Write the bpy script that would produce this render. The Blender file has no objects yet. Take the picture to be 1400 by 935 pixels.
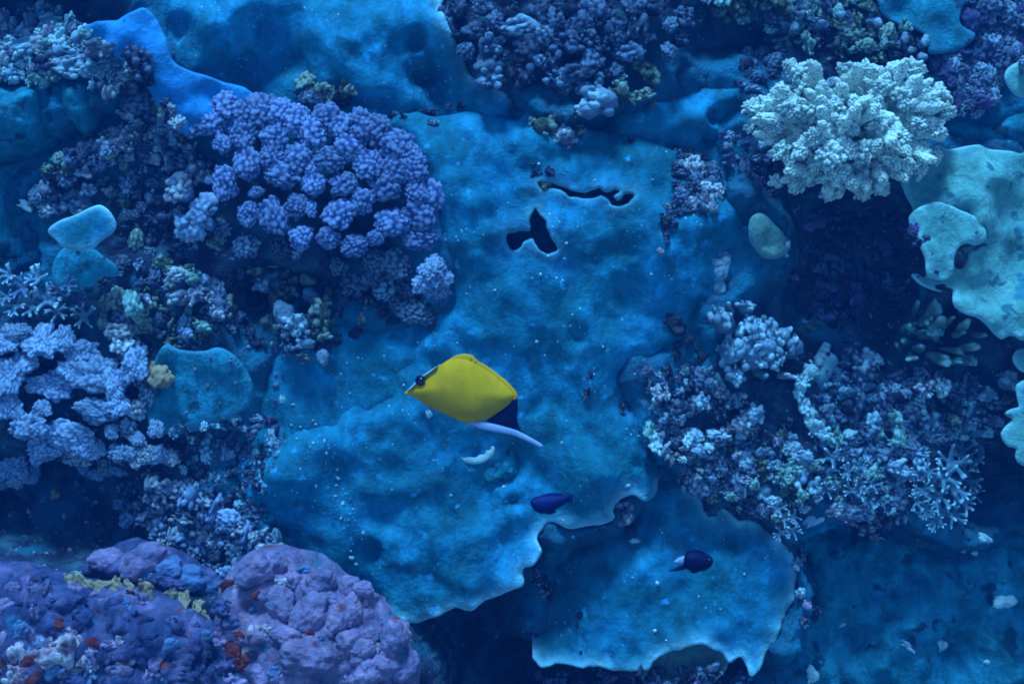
import bpy, bmesh, math, random
import numpy as np
from mathutils import Vector, Matrix, Quaternion
from mathutils.geometry import delaunay_2d_cdt

random.seed(7)
rng = np.random.default_rng(11)
scene = bpy.context.scene
col = scene.collection

# ------------------------------------------------------------------ camera
# The reef is a slope. (u, v, w) = right, up the slope, out of the slope.
SLOPE = math.radians(38)
RX = Matrix.Rotation(SLOPE, 4, 'X')
R3 = RX.to_3x3()
R3I = R3.inverted()
D = 1.75                                   # camera distance from the slope


def W(u, v, w):
    return R3 @ Vector((u, v, w))


cam_data = bpy.data.cameras.new('camera')
cam = bpy.data.objects.new('camera', cam_data)
col.objects.link(cam)
cam.matrix_world = Matrix.Translation(W(0, 0, D)) @ RX
cam_data.sensor_width = 36
cam_data.lens = 36 * D / 1.4
cam_data.clip_start = 0.01
cam_data.clip_end = 100
cam_data.dof.use_dof = True
cam_data.dof.focus_distance = D - 0.05
cam_data.dof.aperture_fstop = 11
scene.camera = cam

# ------------------------------------------------------------------ light
world = bpy.data.worlds.new('World')
scene.world = world
world.use_nodes = True
wn = world.node_tree
wn.nodes.clear()
sky = wn.nodes.new('ShaderNodeTexSky')
sky.sky_type = 'NISHITA'
sky.sun_disc = False
SUN_EL, SUN_ROT = math.radians(58), math.radians(-12)
sky.sun_elevation = SUN_EL
sky.sun_rotation = SUN_ROT
tint = wn.nodes.new('ShaderNodeMix')
tint.data_type = 'RGBA'
tint.blend_type = 'MULTIPLY'
tint.inputs['Factor'].default_value = 1.0
tint.inputs['B'].default_value = (0.34, 0.82, 1.0, 1)     # daylight filtered by the water column
bg = wn.nodes.new('ShaderNodeBackground')
bg.inputs['Strength'].default_value = 0.075
wo = wn.nodes.new('ShaderNodeOutputWorld')
wn.links.new(sky.outputs['Color'], tint.inputs['A'])
wn.links.new(tint.outputs['Result'], bg.inputs['Color'])
wn.links.new(bg.outputs['Background'], wo.inputs['Surface'])

sun_data = bpy.data.lights.new('sun', 'SUN')
sun_data.energy = 2.2
sun_data.angle = math.radians(14)
sun_data.color = (0.23, 0.63, 1.0)
sun = bpy.data.objects.new('sun', sun_data)
col.objects.link(sun)
sd = Vector((math.sin(SUN_ROT) * math.cos(SUN_EL), math.cos(SUN_ROT) * math.cos(SUN_EL), math.sin(SUN_EL)))
sun.rotation_euler = sd.to_track_quat('Z', 'Y').to_euler()
sun.location = sd * 5

scene.view_settings.view_transform = 'Standard'
scene.view_settings.look = 'None'
scene.view_settings.gamma = 1
scene.view_settings.use_curve_mapping = False
scene.view_settings.exposure = 1.7
scene.cycles.use_denoising = True
scene.cycles.filter_width = 1.9
scene.cycles.max_bounces = 6
scene.cycles.volume_bounces = 0

# ------------------------------------------------------------------ helpers


def P(x, y, w=0.0):
    """photo pixel at height w above the slope -> (u, v, w)"""
    s = (D - w) / D
    return ((x - 700) / 1000 * s, (467.5 - y) / 1000 * s, w)


_perm = np.concatenate([np.random.default_rng(3).permutation(256)] * 3)
_grad = np.random.default_rng(4).normal(size=(256, 3))
_grad /= np.linalg.norm(_grad, axis=1)[:, None]


def pnoise(p):
    p = np.asarray(p, float)
    i = np.floor(p).astype(int)
    f = p - i
    i &= 255
    s = f * f * f * (f * (f * 6 - 15) + 10)
    out = 0
    for dx in (0, 1):
        for dy in (0, 1):
            for dz in (0, 1):
                h = _perm[_perm[_perm[(i[:, 0] + dx) & 255] + ((i[:, 1] + dy) & 255)] + ((i[:, 2] + dz) & 255)]
                g = _grad[h]
                d = (g * (f - np.array([dx, dy, dz]))).sum(1)
                wgt = (s[:, 0] if dx else 1 - s[:, 0]) * (s[:, 1] if dy else 1 - s[:, 1]) * (s[:, 2] if dz else 1 - s[:, 2])
                out = out + d * wgt
    return out


def fbm(p, octs=4, gain=0.5):
    p = np.asarray(p, float)
    a, o, t = 1.0, 0, 0
    for k in range(octs):
        o = o + a * pnoise(p * (2.0 ** k) + 17.3 * k)
        t += a
        a *= gain
    return o / t * 1.6


def worley(p, jitter=0.9, second=False):
    """2-d cell noise: distance to the nearest cell point"""
    p = np.asarray(p, float)
    i = np.floor(p).astype(int)
    best = np.full(len(p), 9.0)
    for dx in (-1, 0, 1):
        for dy in (-1, 0, 1):
            c = i + np.array([dx, dy])
            h = _perm[_perm[c[:, 0] & 255] + (c[:, 1] & 255)]
            q = c + 0.5 + jitter * (np.stack([_perm[h] / 255.0, _perm[h + 37] / 255.0], 1) - 0.5)
            best = np.minimum(best, np.hypot(p[:, 0] - q[:, 0], p[:, 1] - q[:, 1]))
    return best


def uv3(u, v, s, seed=0.0):
    return np.stack([np.asarray(u) * s + seed, np.asarray(v) * s + seed * 1.7, np.full(np.shape(u), seed * 0.37 + 0.31)], 1)


def tag(o, label=None, cat=None, group=None, kind=None):
    if label: o['label'] = label
    if cat: o['category'] = cat
    if group: o['group'] = group
    if kind: o['kind'] = kind
    return o


def mesh_from(name, verts, faces, smooth=True, attrs=None):
    me = bpy.data.meshes.new(name)
    me.from_pydata([tuple(v) for v in verts], [], [tuple(int(i) for i in f) for f in faces])
    if smooth:
        me.polygons.foreach_set('use_smooth', [True] * len(me.polygons))
    for k, a in (attrs or {}).items():
        at = me.attributes.new(k, 'FLOAT', 'POINT')
        at.data.foreach_set('value', np.asarray(a, dtype=np.float32))
    me.update()
    return me


def put(name, me, m, parent=None, loc=None, rot=None):
    o = bpy.data.objects.new(name, me)
    col.objects.link(o)
    if m is not None and not me.materials:
        me.materials.append(m)
    if m is not None and me.materials[0] != m:
        o.material_slots[0].link = 'OBJECT'
        o.material_slots[0].material = m
    if parent: o.parent = parent
    if loc is not None: o.location = loc
    if rot is not None:
        o.rotation_mode = 'QUATERNION'
        o.rotation_quaternion = rot
    return o


def empty(name, loc_uvw):
    o = bpy.data.objects.new(name, None)
    col.objects.link(o)
    o.empty_display_size = 0.02
    o.matrix_world = Matrix.Translation(W(*loc_uvw)) @ RX
    return o


# ------------------------------------------------------------------ materials
def mat(name, ramp, scale=30.0, detail=5.0, rough=0.85, bump=0.3, bump_scale=160.0, bump_dist=0.004,
        spots=None, rim=None, speck=None, vary=0.0, tip=None, spec=0.15, dist=0.4, blotch=None):
    """ramp: [(pos, rgb)...]; spots: (scale, threshold, rgb); rim: rgb mixed in where the 'rim' attribute is high;
    speck: (scale, size, rgb) small pale grains; vary: value change from piece to piece"""
    m = bpy.data.materials.new(name)
    m.use_nodes = True
    nt = m.node_tree
    nt.nodes.clear()
    N = nt.nodes.new
    L = nt.links.new
    out = N('ShaderNodeOutputMaterial')
    b = N('ShaderNodeBsdfPrincipled')
    b.inputs['Roughness'].default_value = rough
    b.inputs['Specular IOR Level'].default_value = spec
    L(b.outputs[0], out.inputs[0])
    geo = N('ShaderNodeNewGeometry')
    src = geo.outputs['Position']
    n1 = N('ShaderNodeTexNoise')
    n1.inputs['Scale'].default_value = scale
    n1.inputs['Detail'].default_value = detail
    n1.inputs['Roughness'].default_value = 0.6
    n1.inputs['Distortion'].default_value = dist
    L(src, n1.inputs['Vector'])
    cr = N('ShaderNodeValToRGB')
    el = cr.color_ramp.elements
    for k, (pos, c) in enumerate(ramp):
        e = el[k] if k < 2 else el.new(pos)
        e.position = pos
        e.color = (*c, 1)
    L(n1.outputs['Fac'], cr.inputs['Fac'])
    c = cr.outputs['Color']

    def mix(fac, a, bb, blend='MIX'):
        mx = N('ShaderNodeMix')
        mx.data_type = 'RGBA'
        mx.blend_type = blend
        if isinstance(fac, float): mx.inputs['Factor'].default_value = fac
        else: L(fac, mx.inputs['Factor'])
        L(a, mx.inputs['A'])
        if isinstance(bb, tuple): mx.inputs['B'].default_value = (*bb, 1)
        else: L(bb, mx.inputs['B'])
        return mx.outputs['Result']

    def step(val, lo, hi):
        mr = N('ShaderNodeMapRange')
        mr.inputs['From Min'].default_value = lo
        mr.inputs['From Max'].default_value = hi
        L(val, mr.inputs['Value'])
        return mr.outputs['Result']

    if blotch:
        for q, (bs, bl, bh) in enumerate(blotch):
            nq = N('ShaderNodeTexNoise')
            nq.inputs['Scale'].default_value = bs
            nq.inputs['Detail'].default_value = 6
            nq.inputs['Roughness'].default_value = 0.65
            nq.inputs['Distortion'].default_value = 0.8
            mp = N('ShaderNodeMapping')
            mp.inputs['Location'].default_value = (q * 7.7 + 1, 2.2, 5.1)
            mp.inputs['Rotation'].default_value = (0.4, 0.3, 0.7)
            mp.inputs['Scale'].default_value = (1.0, 0.55, 1.0)
            L(src, mp.inputs['Vector'])
            L(mp.outputs[0], nq.inputs['Vector'])
            mr = N('ShaderNodeMapRange')
            mr.inputs['From Min'].default_value = 0.36
            mr.inputs['From Max'].default_value = 0.64
            mr.inputs['To Min'].default_value = bl
            mr.inputs['To Max'].default_value = bh
            L(nq.outputs['Fac'], mr.inputs['Value'])
            hs = N('ShaderNodeHueSaturation')
            L(mr.outputs['Result'], hs.inputs['Value'])
            L(c, hs.inputs['Color'])
            c = hs.outputs['Color']
    for sp in (spots or []):
        n2 = N('ShaderNodeTexNoise')
        n2.inputs['Scale'].default_value = sp[0]
        n2.inputs['Detail'].default_value = 4
        off = N('ShaderNodeVectorMath')
        off.inputs[1].default_value = (sp[1] * 31, sp[0], 3.3)
        L(src, off.inputs[0])
        L(off.outputs[0], n2.inputs['Vector'])
        c = mix(step(n2.outputs['Fac'], sp[1], sp[1] + 0.06), c, sp[2])
    if speck:
        vo = N('ShaderNodeTexVoronoi')
        vo.inputs['Scale'].default_value = speck[0]
        L(src, vo.inputs['Vector'])
        f = step(vo.outputs['Distance'], speck[1], speck[1] * 0.4)
        n3 = N('ShaderNodeTexNoise')
        n3.inputs['Scale'].default_value = 22
        L(src, n3.inputs['Vector'])
        mm = N('ShaderNodeMath')
        mm.operation = 'MULTIPLY'
        L(f, mm.inputs[0])
        L(step(n3.outputs['Fac'], 0.52, 0.62), mm.inputs[1])
        c = mix(mm.outputs[0], c, speck[2])
    if tip:
        at = N('ShaderNodeAttribute')
        at.attribute_name = 'tip'
        c = mix(at.outputs['Fac'], c, tip)
    if rim:
        at = N('ShaderNodeAttribute')
        at.attribute_name = 'rim'
        c = mix(at.outputs['Fac'], c, rim)
    if vary:
        oi = N('ShaderNodeObjectInfo')
        mr = N('ShaderNodeMapRange')
        mr.inputs['To Min'].default_value = 1 - vary
        mr.inputs['To Max'].default_value = 1 + vary * 0.6
        L(oi.outputs['Random'], mr.inputs['Value'])
        hs = N('ShaderNodeHueSaturation')
        L(mr.outputs['Result'], hs.inputs['Value'])
        L(c, hs.inputs['Color'])
        c = hs.outputs['Color']
    L(c, b.inputs['Base Color'])
    nb = N('ShaderNodeTexNoise')
    nb.inputs['Scale'].default_value = bump_scale
    nb.inputs['Detail'].default_value = 5
    nb.inputs['Roughness'].default_value = 0.65
    L(src, nb.inputs['Vector'])
    bp = N('ShaderNodeBump')
    bp.inputs['Strength'].default_value = bump
    bp.inputs['Distance'].default_value = bump_dist
    L(nb.outputs['Fac'], bp.inputs['Height'])
    L(bp.outputs['Normal'], b.inputs['Normal'])
    return m


M = {}
# encrusting / plate coral: blue-grey living tissue with algae stain and paler growing margin
M['sheet'] = mat('blue_sheet_coral', [(0.30, (0.005, 0.10, 0.14)), (0.44, (0.007, 0.155, 0.245)), (0.57, (0.010, 0.20, 0.36)), (0.72, (0.016, 0.29, 0.55))],
                 scale=9, detail=8, bump=0.6, bump_scale=120, bump_dist=0.006, blotch=[(30, 0.66, 1.16), (75, 0.8, 1.12)], rim=(0.34, 0.74, 0.86), spots=[(26, 0.60, (0.006, 0.11, 0.18)), (48, 0.66, (0.03, 0.32, 0.60))],
                 speck=(95, 0.16, (0.3, 0.6, 0.75)))
M['sheet_bright'] = mat('bright_blue_sheet_coral', [(0.3, (0.015, 0.20, 0.50)), (0.7, (0.025, 0.28, 0.66))], scale=12, detail=8, bump=0.7,
                        bump_scale=120, bump_dist=0.006, blotch=[(34, 0.72, 1.1)], rim=(0.03, 0.26, 0.55), spots=[(40, 0.66, (0.02, 0.10, 0.2))])
M['sheet_dim'] = mat('dim_teal_sheet_coral', [(0.3, (0.008, 0.125, 0.18)), (0.5, (0.012, 0.19, 0.29)), (0.72, (0.018, 0.27, 0.42))],
                     scale=16, detail=8, bump=1.0, bump_scale=90, bump_dist=0.008, blotch=[(36, 0.6, 1.25)], rim=(0.05, 0.27, 0.40), spots=[(30, 0.60, (0.006, 0.05, 0.09)), (60, 0.66, (0.03, 0.20, 0.34))])
M['sheet_pale'] = mat('pale_teal_plate_coral', [(0.3, (0.08, 0.26, 0.26)), (0.55, (0.13, 0.37, 0.36)), (0.75, (0.20, 0.46, 0.44))],
                      scale=17, detail=8, bump=0.8, bump_scale=110, bump_dist=0.006, blotch=[(40, 0.7, 1.12)], rim=(0.30, 0.66, 0.72), spots=[(45, 0.60, (0.03, 0.14, 0.18)), (20, 0.58, (0.04, 0.21, 0.28)), (90, 0.66, (0.02, 0.09, 0.13))])
M['sheet_green'] = mat('green_grey_coral', [(0.3, (0.10, 0.24, 0.22)), (0.7, (0.19, 0.36, 0.30))], scale=40, detail=8, bump=1.0, bump_scale=160, bump_dist=0.006, blotch=[(60, 0.6, 1.15)],
                       rim=(0.20, 0.42, 0.42))
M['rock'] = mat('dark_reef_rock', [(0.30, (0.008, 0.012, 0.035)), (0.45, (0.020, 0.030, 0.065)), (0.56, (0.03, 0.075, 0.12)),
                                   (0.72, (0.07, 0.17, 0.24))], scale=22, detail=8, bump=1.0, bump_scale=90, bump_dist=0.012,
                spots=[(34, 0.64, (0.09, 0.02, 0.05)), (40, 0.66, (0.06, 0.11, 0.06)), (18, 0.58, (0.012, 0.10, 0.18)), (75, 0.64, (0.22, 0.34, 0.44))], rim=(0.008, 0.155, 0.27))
M['purple'] = mat('purple_cauliflower_coral', [(0.3, (0.025, 0.045, 0.15)), (0.7, (0.05, 0.08, 0.24))], scale=60, bump=0.5,
                  bump_scale=420, bump_dist=0.002, tip=(0.20, 0.26, 0.47), vary=0.3)
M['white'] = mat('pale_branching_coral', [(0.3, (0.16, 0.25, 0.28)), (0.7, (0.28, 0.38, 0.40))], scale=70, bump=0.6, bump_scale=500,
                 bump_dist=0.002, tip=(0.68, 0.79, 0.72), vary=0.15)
M['lilac'] = mat('lilac_table_coral', [(0.3, (0.06, 0.10, 0.22)), (0.7, (0.13, 0.19, 0.34))], scale=60, bump=0.8, bump_scale=420,
                 bump_dist=0.002, tip=(0.30, 0.42, 0.62), vary=0.3)
M['knob_blue'] = mat('blue_grey_knob_coral', [(0.30, (0.012, 0.016, 0.045)), (0.5, (0.035, 0.055, 0.11)), (0.70, (0.10, 0.15, 0.24))], scale=60,
                     bump=0.9, bump_scale=300, bump_dist=0.003, tip=(0.24, 0.36, 0.50), vary=0.5)
M['knob_dark'] = mat('dark_knob_coral', [(0.30, (0.008, 0.008, 0.025)), (0.5, (0.022, 0.022, 0.055)), (0.70, (0.06, 0.08, 0.14))], scale=70,
                     bump=0.9, bump_scale=300, bump_dist=0.003, tip=(0.12, 0.18, 0.30), vary=0.5)
M['knob_pale'] = mat('pale_rubble_coral', [(0.30, (0.02, 0.02, 0.05)), (0.48, (0.10, 0.11, 0.19)), (0.7, (0.28, 0.31, 0.40))], scale=75,
                     bump=0.9, bump_scale=300, bump_dist=0.003, tip=(0.52, 0.60, 0.68), vary=0.4)
M['knob_green'] = mat('green_rubble_coral', [(0.30, (0.012, 0.018, 0.02)), (0.5, (0.05, 0.07, 0.055)), (0.7, (0.16, 0.20, 0.15))], scale=65,
                      bump=0.9, bump_scale=300, bump_dist=0.003, tip=(0.28, 0.40, 0.36), vary=0.5)
M['finger'] = mat('pale_finger_coral', [(0.3, (0.08, 0.15, 0.24)), (0.7, (0.18, 0.28, 0.38))], scale=50, bump=0.4, bump_scale=260,
                  bump_dist=0.002, tip=(0.42, 0.62, 0.72), vary=0.3)
M['finger_green'] = mat('green_finger_coral', [(0.3, (0.06, 0.14, 0.14)), (0.7, (0.14, 0.26, 0.23))], scale=50, bump=0.4, bump_scale=260,
                        bump_dist=0.002, tip=(0.30, 0.55, 0.56), vary=0.3)
M['staghorn'] = mat('teal_staghorn_coral', [(0.3, (0.04, 0.11, 0.18)), (0.7, (0.09, 0.20, 0.28))], scale=50, bump=0.4, bump_scale=260,
                    bump_dist=0.002, tip=(0.40, 0.64, 0.78), vary=0.2)
M['staghorn_crust'] = mat('teal_rough_plate_coral', [(0.3, (0.02, 0.06, 0.11)), (0.5, (0.05, 0.15, 0.23)), (0.72, (0.14, 0.33, 0.42))], scale=38, detail=8, bump=1.0, bump_scale=120,
                          bump_dist=0.006, rim=(0.40, 0.68, 0.74))
M['lobe'] = mat('mauve_lobed_coral', [(0.3, (0.12, 0.10, 0.22)), (0.42, (0.21, 0.17, 0.34)), (0.55, (0.32, 0.20, 0.37)), (0.72, (0.46, 0.28, 0.46))], scale=26, detail=8, bump=1.0, bump_dist=0.006, blotch=[(50, 0.6, 1.2)],
                bump_scale=180, spots=[(30, 0.64, (0.20, 0.045, 0.05)), (24, 0.62, (0.06, 0.16, 0.27)), (60, 0.68, (0.5, 0.4, 0.52))], vary=0.2, tip=(0.46, 0.31, 0.52))
M['lobe_blue'] = mat('blue_violet_lobed_coral', [(0.3, (0.04, 0.08, 0.19)), (0.5, (0.08, 0.14, 0.29)), (0.72, (0.14, 0.19, 0.38))], scale=22, bump=0.5,
                     bump_scale=180, vary=0.2, tip=(0.15, 0.22, 0.42))
M['crust'] = mat('violet_crusted_rock', [(0.3, (0.015, 0.02, 0.07)), (0.45, (0.045, 0.055, 0.15)), (0.58, (0.10, 0.085, 0.20)), (0.72, (0.24, 0.17, 0.32))], scale=20, detail=8, blotch=[(45, 0.55, 1.35)],
                 bump=0.9, bump_scale=120, bump_dist=0.006, spots=[(28, 0.68, (0.30, 0.05, 0.03)), (38, 0.68, (0.36, 0.28, 0.40)), (16, 0.62, (0.03, 0.12, 0.24))])
M['pink'] = mat('pink_white_crust', [(0.36, (0.20, 0.06, 0.10)), (0.5, (0.42, 0.33, 0.42)), (0.7, (0.66, 0.60, 0.64))], scale=60, bump=0.9,
                bump_scale=200, spots=[(45, 0.64, (0.50, 0.06, 0.03))])
M['red'] = mat('red_crust_sponge', [(0.3, (0.10, 0.015, 0.02)), (0.7, (0.26, 0.04, 0.03))], scale=60, bump=0.8, bump_scale=200)
M['yellow_crust'] = mat('yellow_green_crust', [(0.3, (0.18, 0.13, 0.09)), (0.7, (0.46, 0.33, 0.20))], scale=40, bump=0.6, bump_scale=200)
M['shell'] = mat('white_shell_chip', [(0.3, (0.26, 0.46, 0.54)), (0.7, (0.46, 0.64, 0.68))], scale=60, bump=0.5, bump_scale=250, vary=0.2)
M['tube'] = mat('dark_sponge', [(0.3, (0.012, 0.014, 0.035)), (0.7, (0.04, 0.05, 0.08))], scale=60, bump=0.6, bump_scale=250)
M['fish_yellow'] = mat('yellow_fish_skin', [(0.35, (0.56, 0.27, 0.0)), (0.65, (0.70, 0.33, 0.0))], scale=20, bump=0.5, bump_scale=420, blotch=[(60, 0.86, 1.06)],
                       rough=0.7, spec=0.05, bump_dist=0.001)
M['fish_black'] = mat('black_fish_skin', [(0.3, (0.001, 0.0015, 0.02)), (0.7, (0.002, 0.003, 0.035))], scale=30, rough=0.6, spec=0.08, bump=0.1)
M['fish_blue'] = mat('indigo_fish_skin', [(0.3, (0.001, 0.005, 0.06)), (0.7, (0.002, 0.008, 0.10))], scale=50, rough=0.6, spec=0.1, bump=0.1)
M['fish_white'] = mat('white_fish_skin', [(0.3, (0.45, 0.60, 0.66)), (0.7, (0.6, 0.72, 0.76))], scale=60, rough=0.5, bump=0.1)
M['fish_fin'] = mat('olive_fish_fin', [(0.3, (0.40, 0.30, 0.02)), (0.7, (0.48, 0.36, 0.03))], scale=60, rough=0.5, bump=0.2, bump_scale=500)
M['fish_pale'] = mat('pale_fish_fin', [(0.3, (0.16, 0.22, 0.44)), (0.7, (0.28, 0.36, 0.58))], scale=60, rough=0.5, bump=0.1)
M['eye'] = mat('fish_eye_black', [(0.3, (0.004, 0.004, 0.01)), (0.7, (0.008, 0.008, 0.015))], scale=30, rough=0.1, spec=0.5, bump=0.0)


# ------------------------------------------------------------------ outlines
def smooth_loop(pts, step=0.004):
    """closed Catmull-Rom through pts (N,2), resampled to about `step`"""
    p = np.asarray(pts, float)
    n = len(p)
    out = []
    for i in range(n):
        p0, p1, p2, p3 = p[i - 1], p[i], p[(i + 1) % n], p[(i + 2) % n]
        k = max(2, int(np.hypot(*(p2 - p1)) / step))
        for t in np.arange(k) / k:
            out.append(0.5 * ((2 * p1) + (-p0 + p2) * t + (2 * p0 - 5 * p1 + 4 * p2 - p3) * t ** 2 + (-p0 + 3 * p1 - 3 * p2 + p3) * t ** 3))
    return np.array(out)


def inside(pts, poly):
    x, y = pts[:, 0], pts[:, 1]
    c = np.zeros(len(pts), bool)
    px, py = poly[:, 0], poly[:, 1]
    qx, qy = np.roll(px, -1), np.roll(py, -1)
    for a, b, cc, d in zip(px, py, qx, qy):
        if b == d: continue
        hit = ((b > y) != (d > y)) & (x < (cc - a) * (y - b) / (d - b) + a)
        c ^= hit
    return c


def dist_to(pts, loop):
    out = np.empty(len(pts))
    for k in range(0, len(pts), 4000):
        q = pts[k:k + 4000]
        out[k:k + 4000] = np.sqrt(((q[:, None, :] - loop[None, :, :]) ** 2).sum(2).min(1))
    return out


def triangulate(loop, holes, spacing, rows=(0.0018, 0.0045)):
    """points and triangles that fill a loop; rows: extra rows of points just inside the edge"""
    lo, hi = loop.min(0), loop.max(0)
    gx = np.arange(lo[0], hi[0], spacing)
    gy = np.arange(lo[1], hi[1], spacing * 0.866)
    X, Y = np.meshgrid(gx, gy)
    X[1::2] += spacing / 2
    g = np.stack([X.ravel(), Y.ravel()], 1)
    g += rng.uniform(-0.18, 0.18, g.shape) * spacing
    g = g[inside(g, loop)]
    allb = np.concatenate([loop] + holes) if holes else loop
    keep = dist_to(g, allb) > max(rows[-1] if rows else 0, 0) + spacing * 0.45
    for h in holes:
        keep &= ~inside(g, h)
    g = g[keep]
    extra = []
    for lp, sgn in [(loop, 1)] + [(h, -1) for h in holes]:
        t = np.roll(lp, -1, 0) - np.roll(lp, 1, 0)
        nrm = np.stack([-t[:, 1], t[:, 0]], 1)
        nrm /= np.linalg.norm(nrm, axis=1)[:, None] + 1e-12
        area = 0.5 * np.sum(lp[:, 0] * np.roll(lp[:, 1], -1) - np.roll(lp[:, 0], -1) * lp[:, 1])
        nrm *= sgn * (1 if area > 0 else -1)
        for r in rows:
            q = lp + nrm * r
            q = q[dist_to(q, allb) > r * 0.8]
            ok = inside(q, loop)
            for h in holes: ok &= ~inside(q, h)
            extra.append(q[ok])
    pts = np.concatenate([loop] + holes + extra + [g])
    edges, k = [], 0
    for lp in [loop] + holes:
        n = len(lp)
        edges += [(k + i, k + (i + 1) % n) for i in range(n)]
        k += n
    r = delaunay_2d_cdt([Vector(p) for p in pts], edges, [list(range(len(loop)))], 1, 1e-6)
    v = np.array([tuple(q) for q in r[0]])
    f = np.array([q for q in r[2] if len(q) == 3])
    if holes:
        cen = v[f].mean(1)
        bad = np.zeros(len(f), bool)
        for h in holes: bad |= inside(cen, h)
        f = f[~bad]
    d = dist_to(v, allb)
    return v, f, d


def shell(v2, f, top, bottom):
    """close a top and a bottom surface over the same triangulation into one solid"""
    n = len(v2)
    V = np.concatenate([np.column_stack([v2, top]), np.column_stack([v2, bottom])])
    F = [tuple(t) for t in f] + [(t[2] + n, t[1] + n, t[0] + n) for t in f]
    cnt = {}
    for t in f:
        for a, b in ((t[0], t[1]), (t[1], t[2]), (t[2], t[0])):
            cnt[(a, b)] = 1
    for a, b in list(cnt):
        if (b, a) not in cnt:
            F.append((b, a, a + n, b + n))
    return V, F


SHEETS = []


def sheet(name, px, w0, label, cat='coral', m='sheet', tilt=(0.0, 0.0), thick=0.012, rim_r=0.006, wav=0.003, wav_s=28, lump=0.006,
          lump_s=9, fine=0.0018, dome=0.0, sink=0.0, sink_r=0.024, holes=(), rimw=0.006, spacing=0.0075, lips=0.0, bumps=(), kind=None, seed=None,
          ridge=0.0, keep=None, cobble=None, ruffle=0.0, dents=0):
    """a plate or crust of coral. px: outline in photo pixels (drawn at height w0). dome: how far the middle swells out;
    sink: how far the edge dives into the rock; lips: how far the edge turns up; bumps: (x, y, radius_px, height)"""
    seed = seed if seed is not None else len(SHEETS) * 3.17 + 1.3
    loop = smooth_loop([P(x, y, w0)[:2] for x, y in px], 0.004)
    t = np.roll(loop, -1, 0) - np.roll(loop, 1, 0)
    nrm = np.stack([-t[:, 1], t[:, 0]], 1)
    nrm /= np.linalg.norm(nrm, axis=1)[:, None] + 1e-12
    loop = loop + nrm * (wav * (fbm(uv3(loop[:, 0], loop[:, 1], wav_s, seed), 3, 0.6))[:, None])
    if dents:
        r_ = np.random.default_rng(int(seed * 10))
        pa = np.array(px, float)
        bumps = list(bumps)
        for q in range(dents):
            x, y = r_.uniform(pa.min(0), pa.max(0))
            bumps.append((x, y, r_.uniform(7, 26), r_.choice([-1, -1, 1]) * r_.uniform(0.003, 0.011)))
    hl = []
    for h in holes:
        q = smooth_loop([P(x, y, w0)[:2] for x, y in h], 0.0025)
        hl.append(q + 0.0022 * np.stack([fbm(uv3(q[:, 0], q[:, 1], 95, seed + 21), 2), fbm(uv3(q[:, 0], q[:, 1], 95, seed + 31), 2)], 1))
    v, f, d = triangulate(loop, hl, spacing)
    dl = dist_to(v, loop)
    c = loop.mean(0)
    u_, v_ = v[:, 0], v[:, 1]

    def field(u, vv, dd, dl):
        z = w0 + tilt[0] * (u - c[0]) + tilt[1] * (vv - c[1])
        z = z + lump * fbm(uv3(u, vv, lump_s, seed), 3) + fine * fbm(uv3(u, vv, 60, seed + 5), 3) + 0.6 * lump * fbm(uv3(u, vv, 26, seed + 8), 3)
        if ridge:
            q = uv3(u * 0.8 + vv * 0.6, (vv * 0.8 - u * 0.6) * 0.35, 34, seed + 9)
            z = z + ridge * np.clip(fbm(q, 3), -0.2, 1)
        if dome:
            k = np.clip(dl / max(dl.max(), 1e-6), 0, 1)
            z = z + dome * np.sqrt(1 - (1 - k) ** 2)
        if cobble:
            ww = worley(np.stack([u, vv], 1) * cobble[0] + seed + 0.25 * fbm(uv3(u, vv, cobble[0] * 0.9, seed), 2)[:, None], 0.95)
            z = z + cobble[1] * np.sqrt(np.clip(1 - (ww * 1.3) ** 2, 0, 1))
        for (x, y, r, h) in bumps:
            bu, bv, _ = P(x, y, w0)
            q = ((u - bu) ** 2 + (vv - bv) ** 2) / (r / 1000) ** 2
            z = z + h * np.exp(-q * (1 + 0.4 * fbm(uv3(u, vv, 25, seed), 2)))
        return z
    z = field(u_, v_, d, dl)
    # where the edge is not a free rim it dives into the surrounding rock
    if keep is None:
        ws = np.zeros(len(loop))
    elif len(keep) == 0:
        ws = np.ones(len(loop))
    else:
        kp = smooth_loop([P(x, y, w0)[:2] for x, y in list(keep) + list(keep)[::-1]], 0.01)
        ws = np.clip((dist_to(loop, kp) - 0.018) / 0.03, 0, 1)
    near = np.concatenate([((v[k0:k0 + 4000, None] - loop[None]) ** 2).sum(2).argmin(1) for k0 in range(0, len(v), 4000)])
    z_un = z
    if sink == 0.0: sink = 0.035
    z = z - ws[near] * sink * np.exp(-(dl / (sink_r * (1 + 0.7 * fbm(uv3(u_, v_, 20, seed + 4), 2)))) ** 1.3)
    if ruffle:
        z = z + (1 - ws[near]) * ruffle * np.exp(-dl / 0.016) * fbm(uv3(u_, v_, 42, seed + 11), 2)
    k = np.clip(d / rim_r, 0, 1)
    top = z - thick * 0.5 * (1 - np.sqrt(1 - (1 - k) ** 2)) + lips * np.exp(-d / 0.012)
    bot = z - thick * (0.5 + 0.5 * np.sqrt(1 - (1 - np.clip(d / 0.012, 0, 1)) ** 2)) - 0.02 * np.clip(d / 0.1, 0, 1) + lips * np.exp(-d / 0.012)
    V, F = shell(v, f, top, bot)
    o3 = Vector((c[0], c[1], w0))
    V -= np.array(o3)
    rimv = np.where(d < dl - 1e-6, 0.3, 1 - ws[near]) * np.exp(-d / rimw) * np.clip(0.95 + 0.9 * fbm(uv3(u_, v_, 22, seed + 2), 2), 0, 1)
    me = mesh_from(name, V, F, attrs={'rim': np.concatenate([rimv, rimv * 0.4])})
    o = put(name, me, M[m])
    o.matrix_world = Matrix.Translation(R3 @ o3) @ RX
    tag(o, label, cat, kind=kind)
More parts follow.
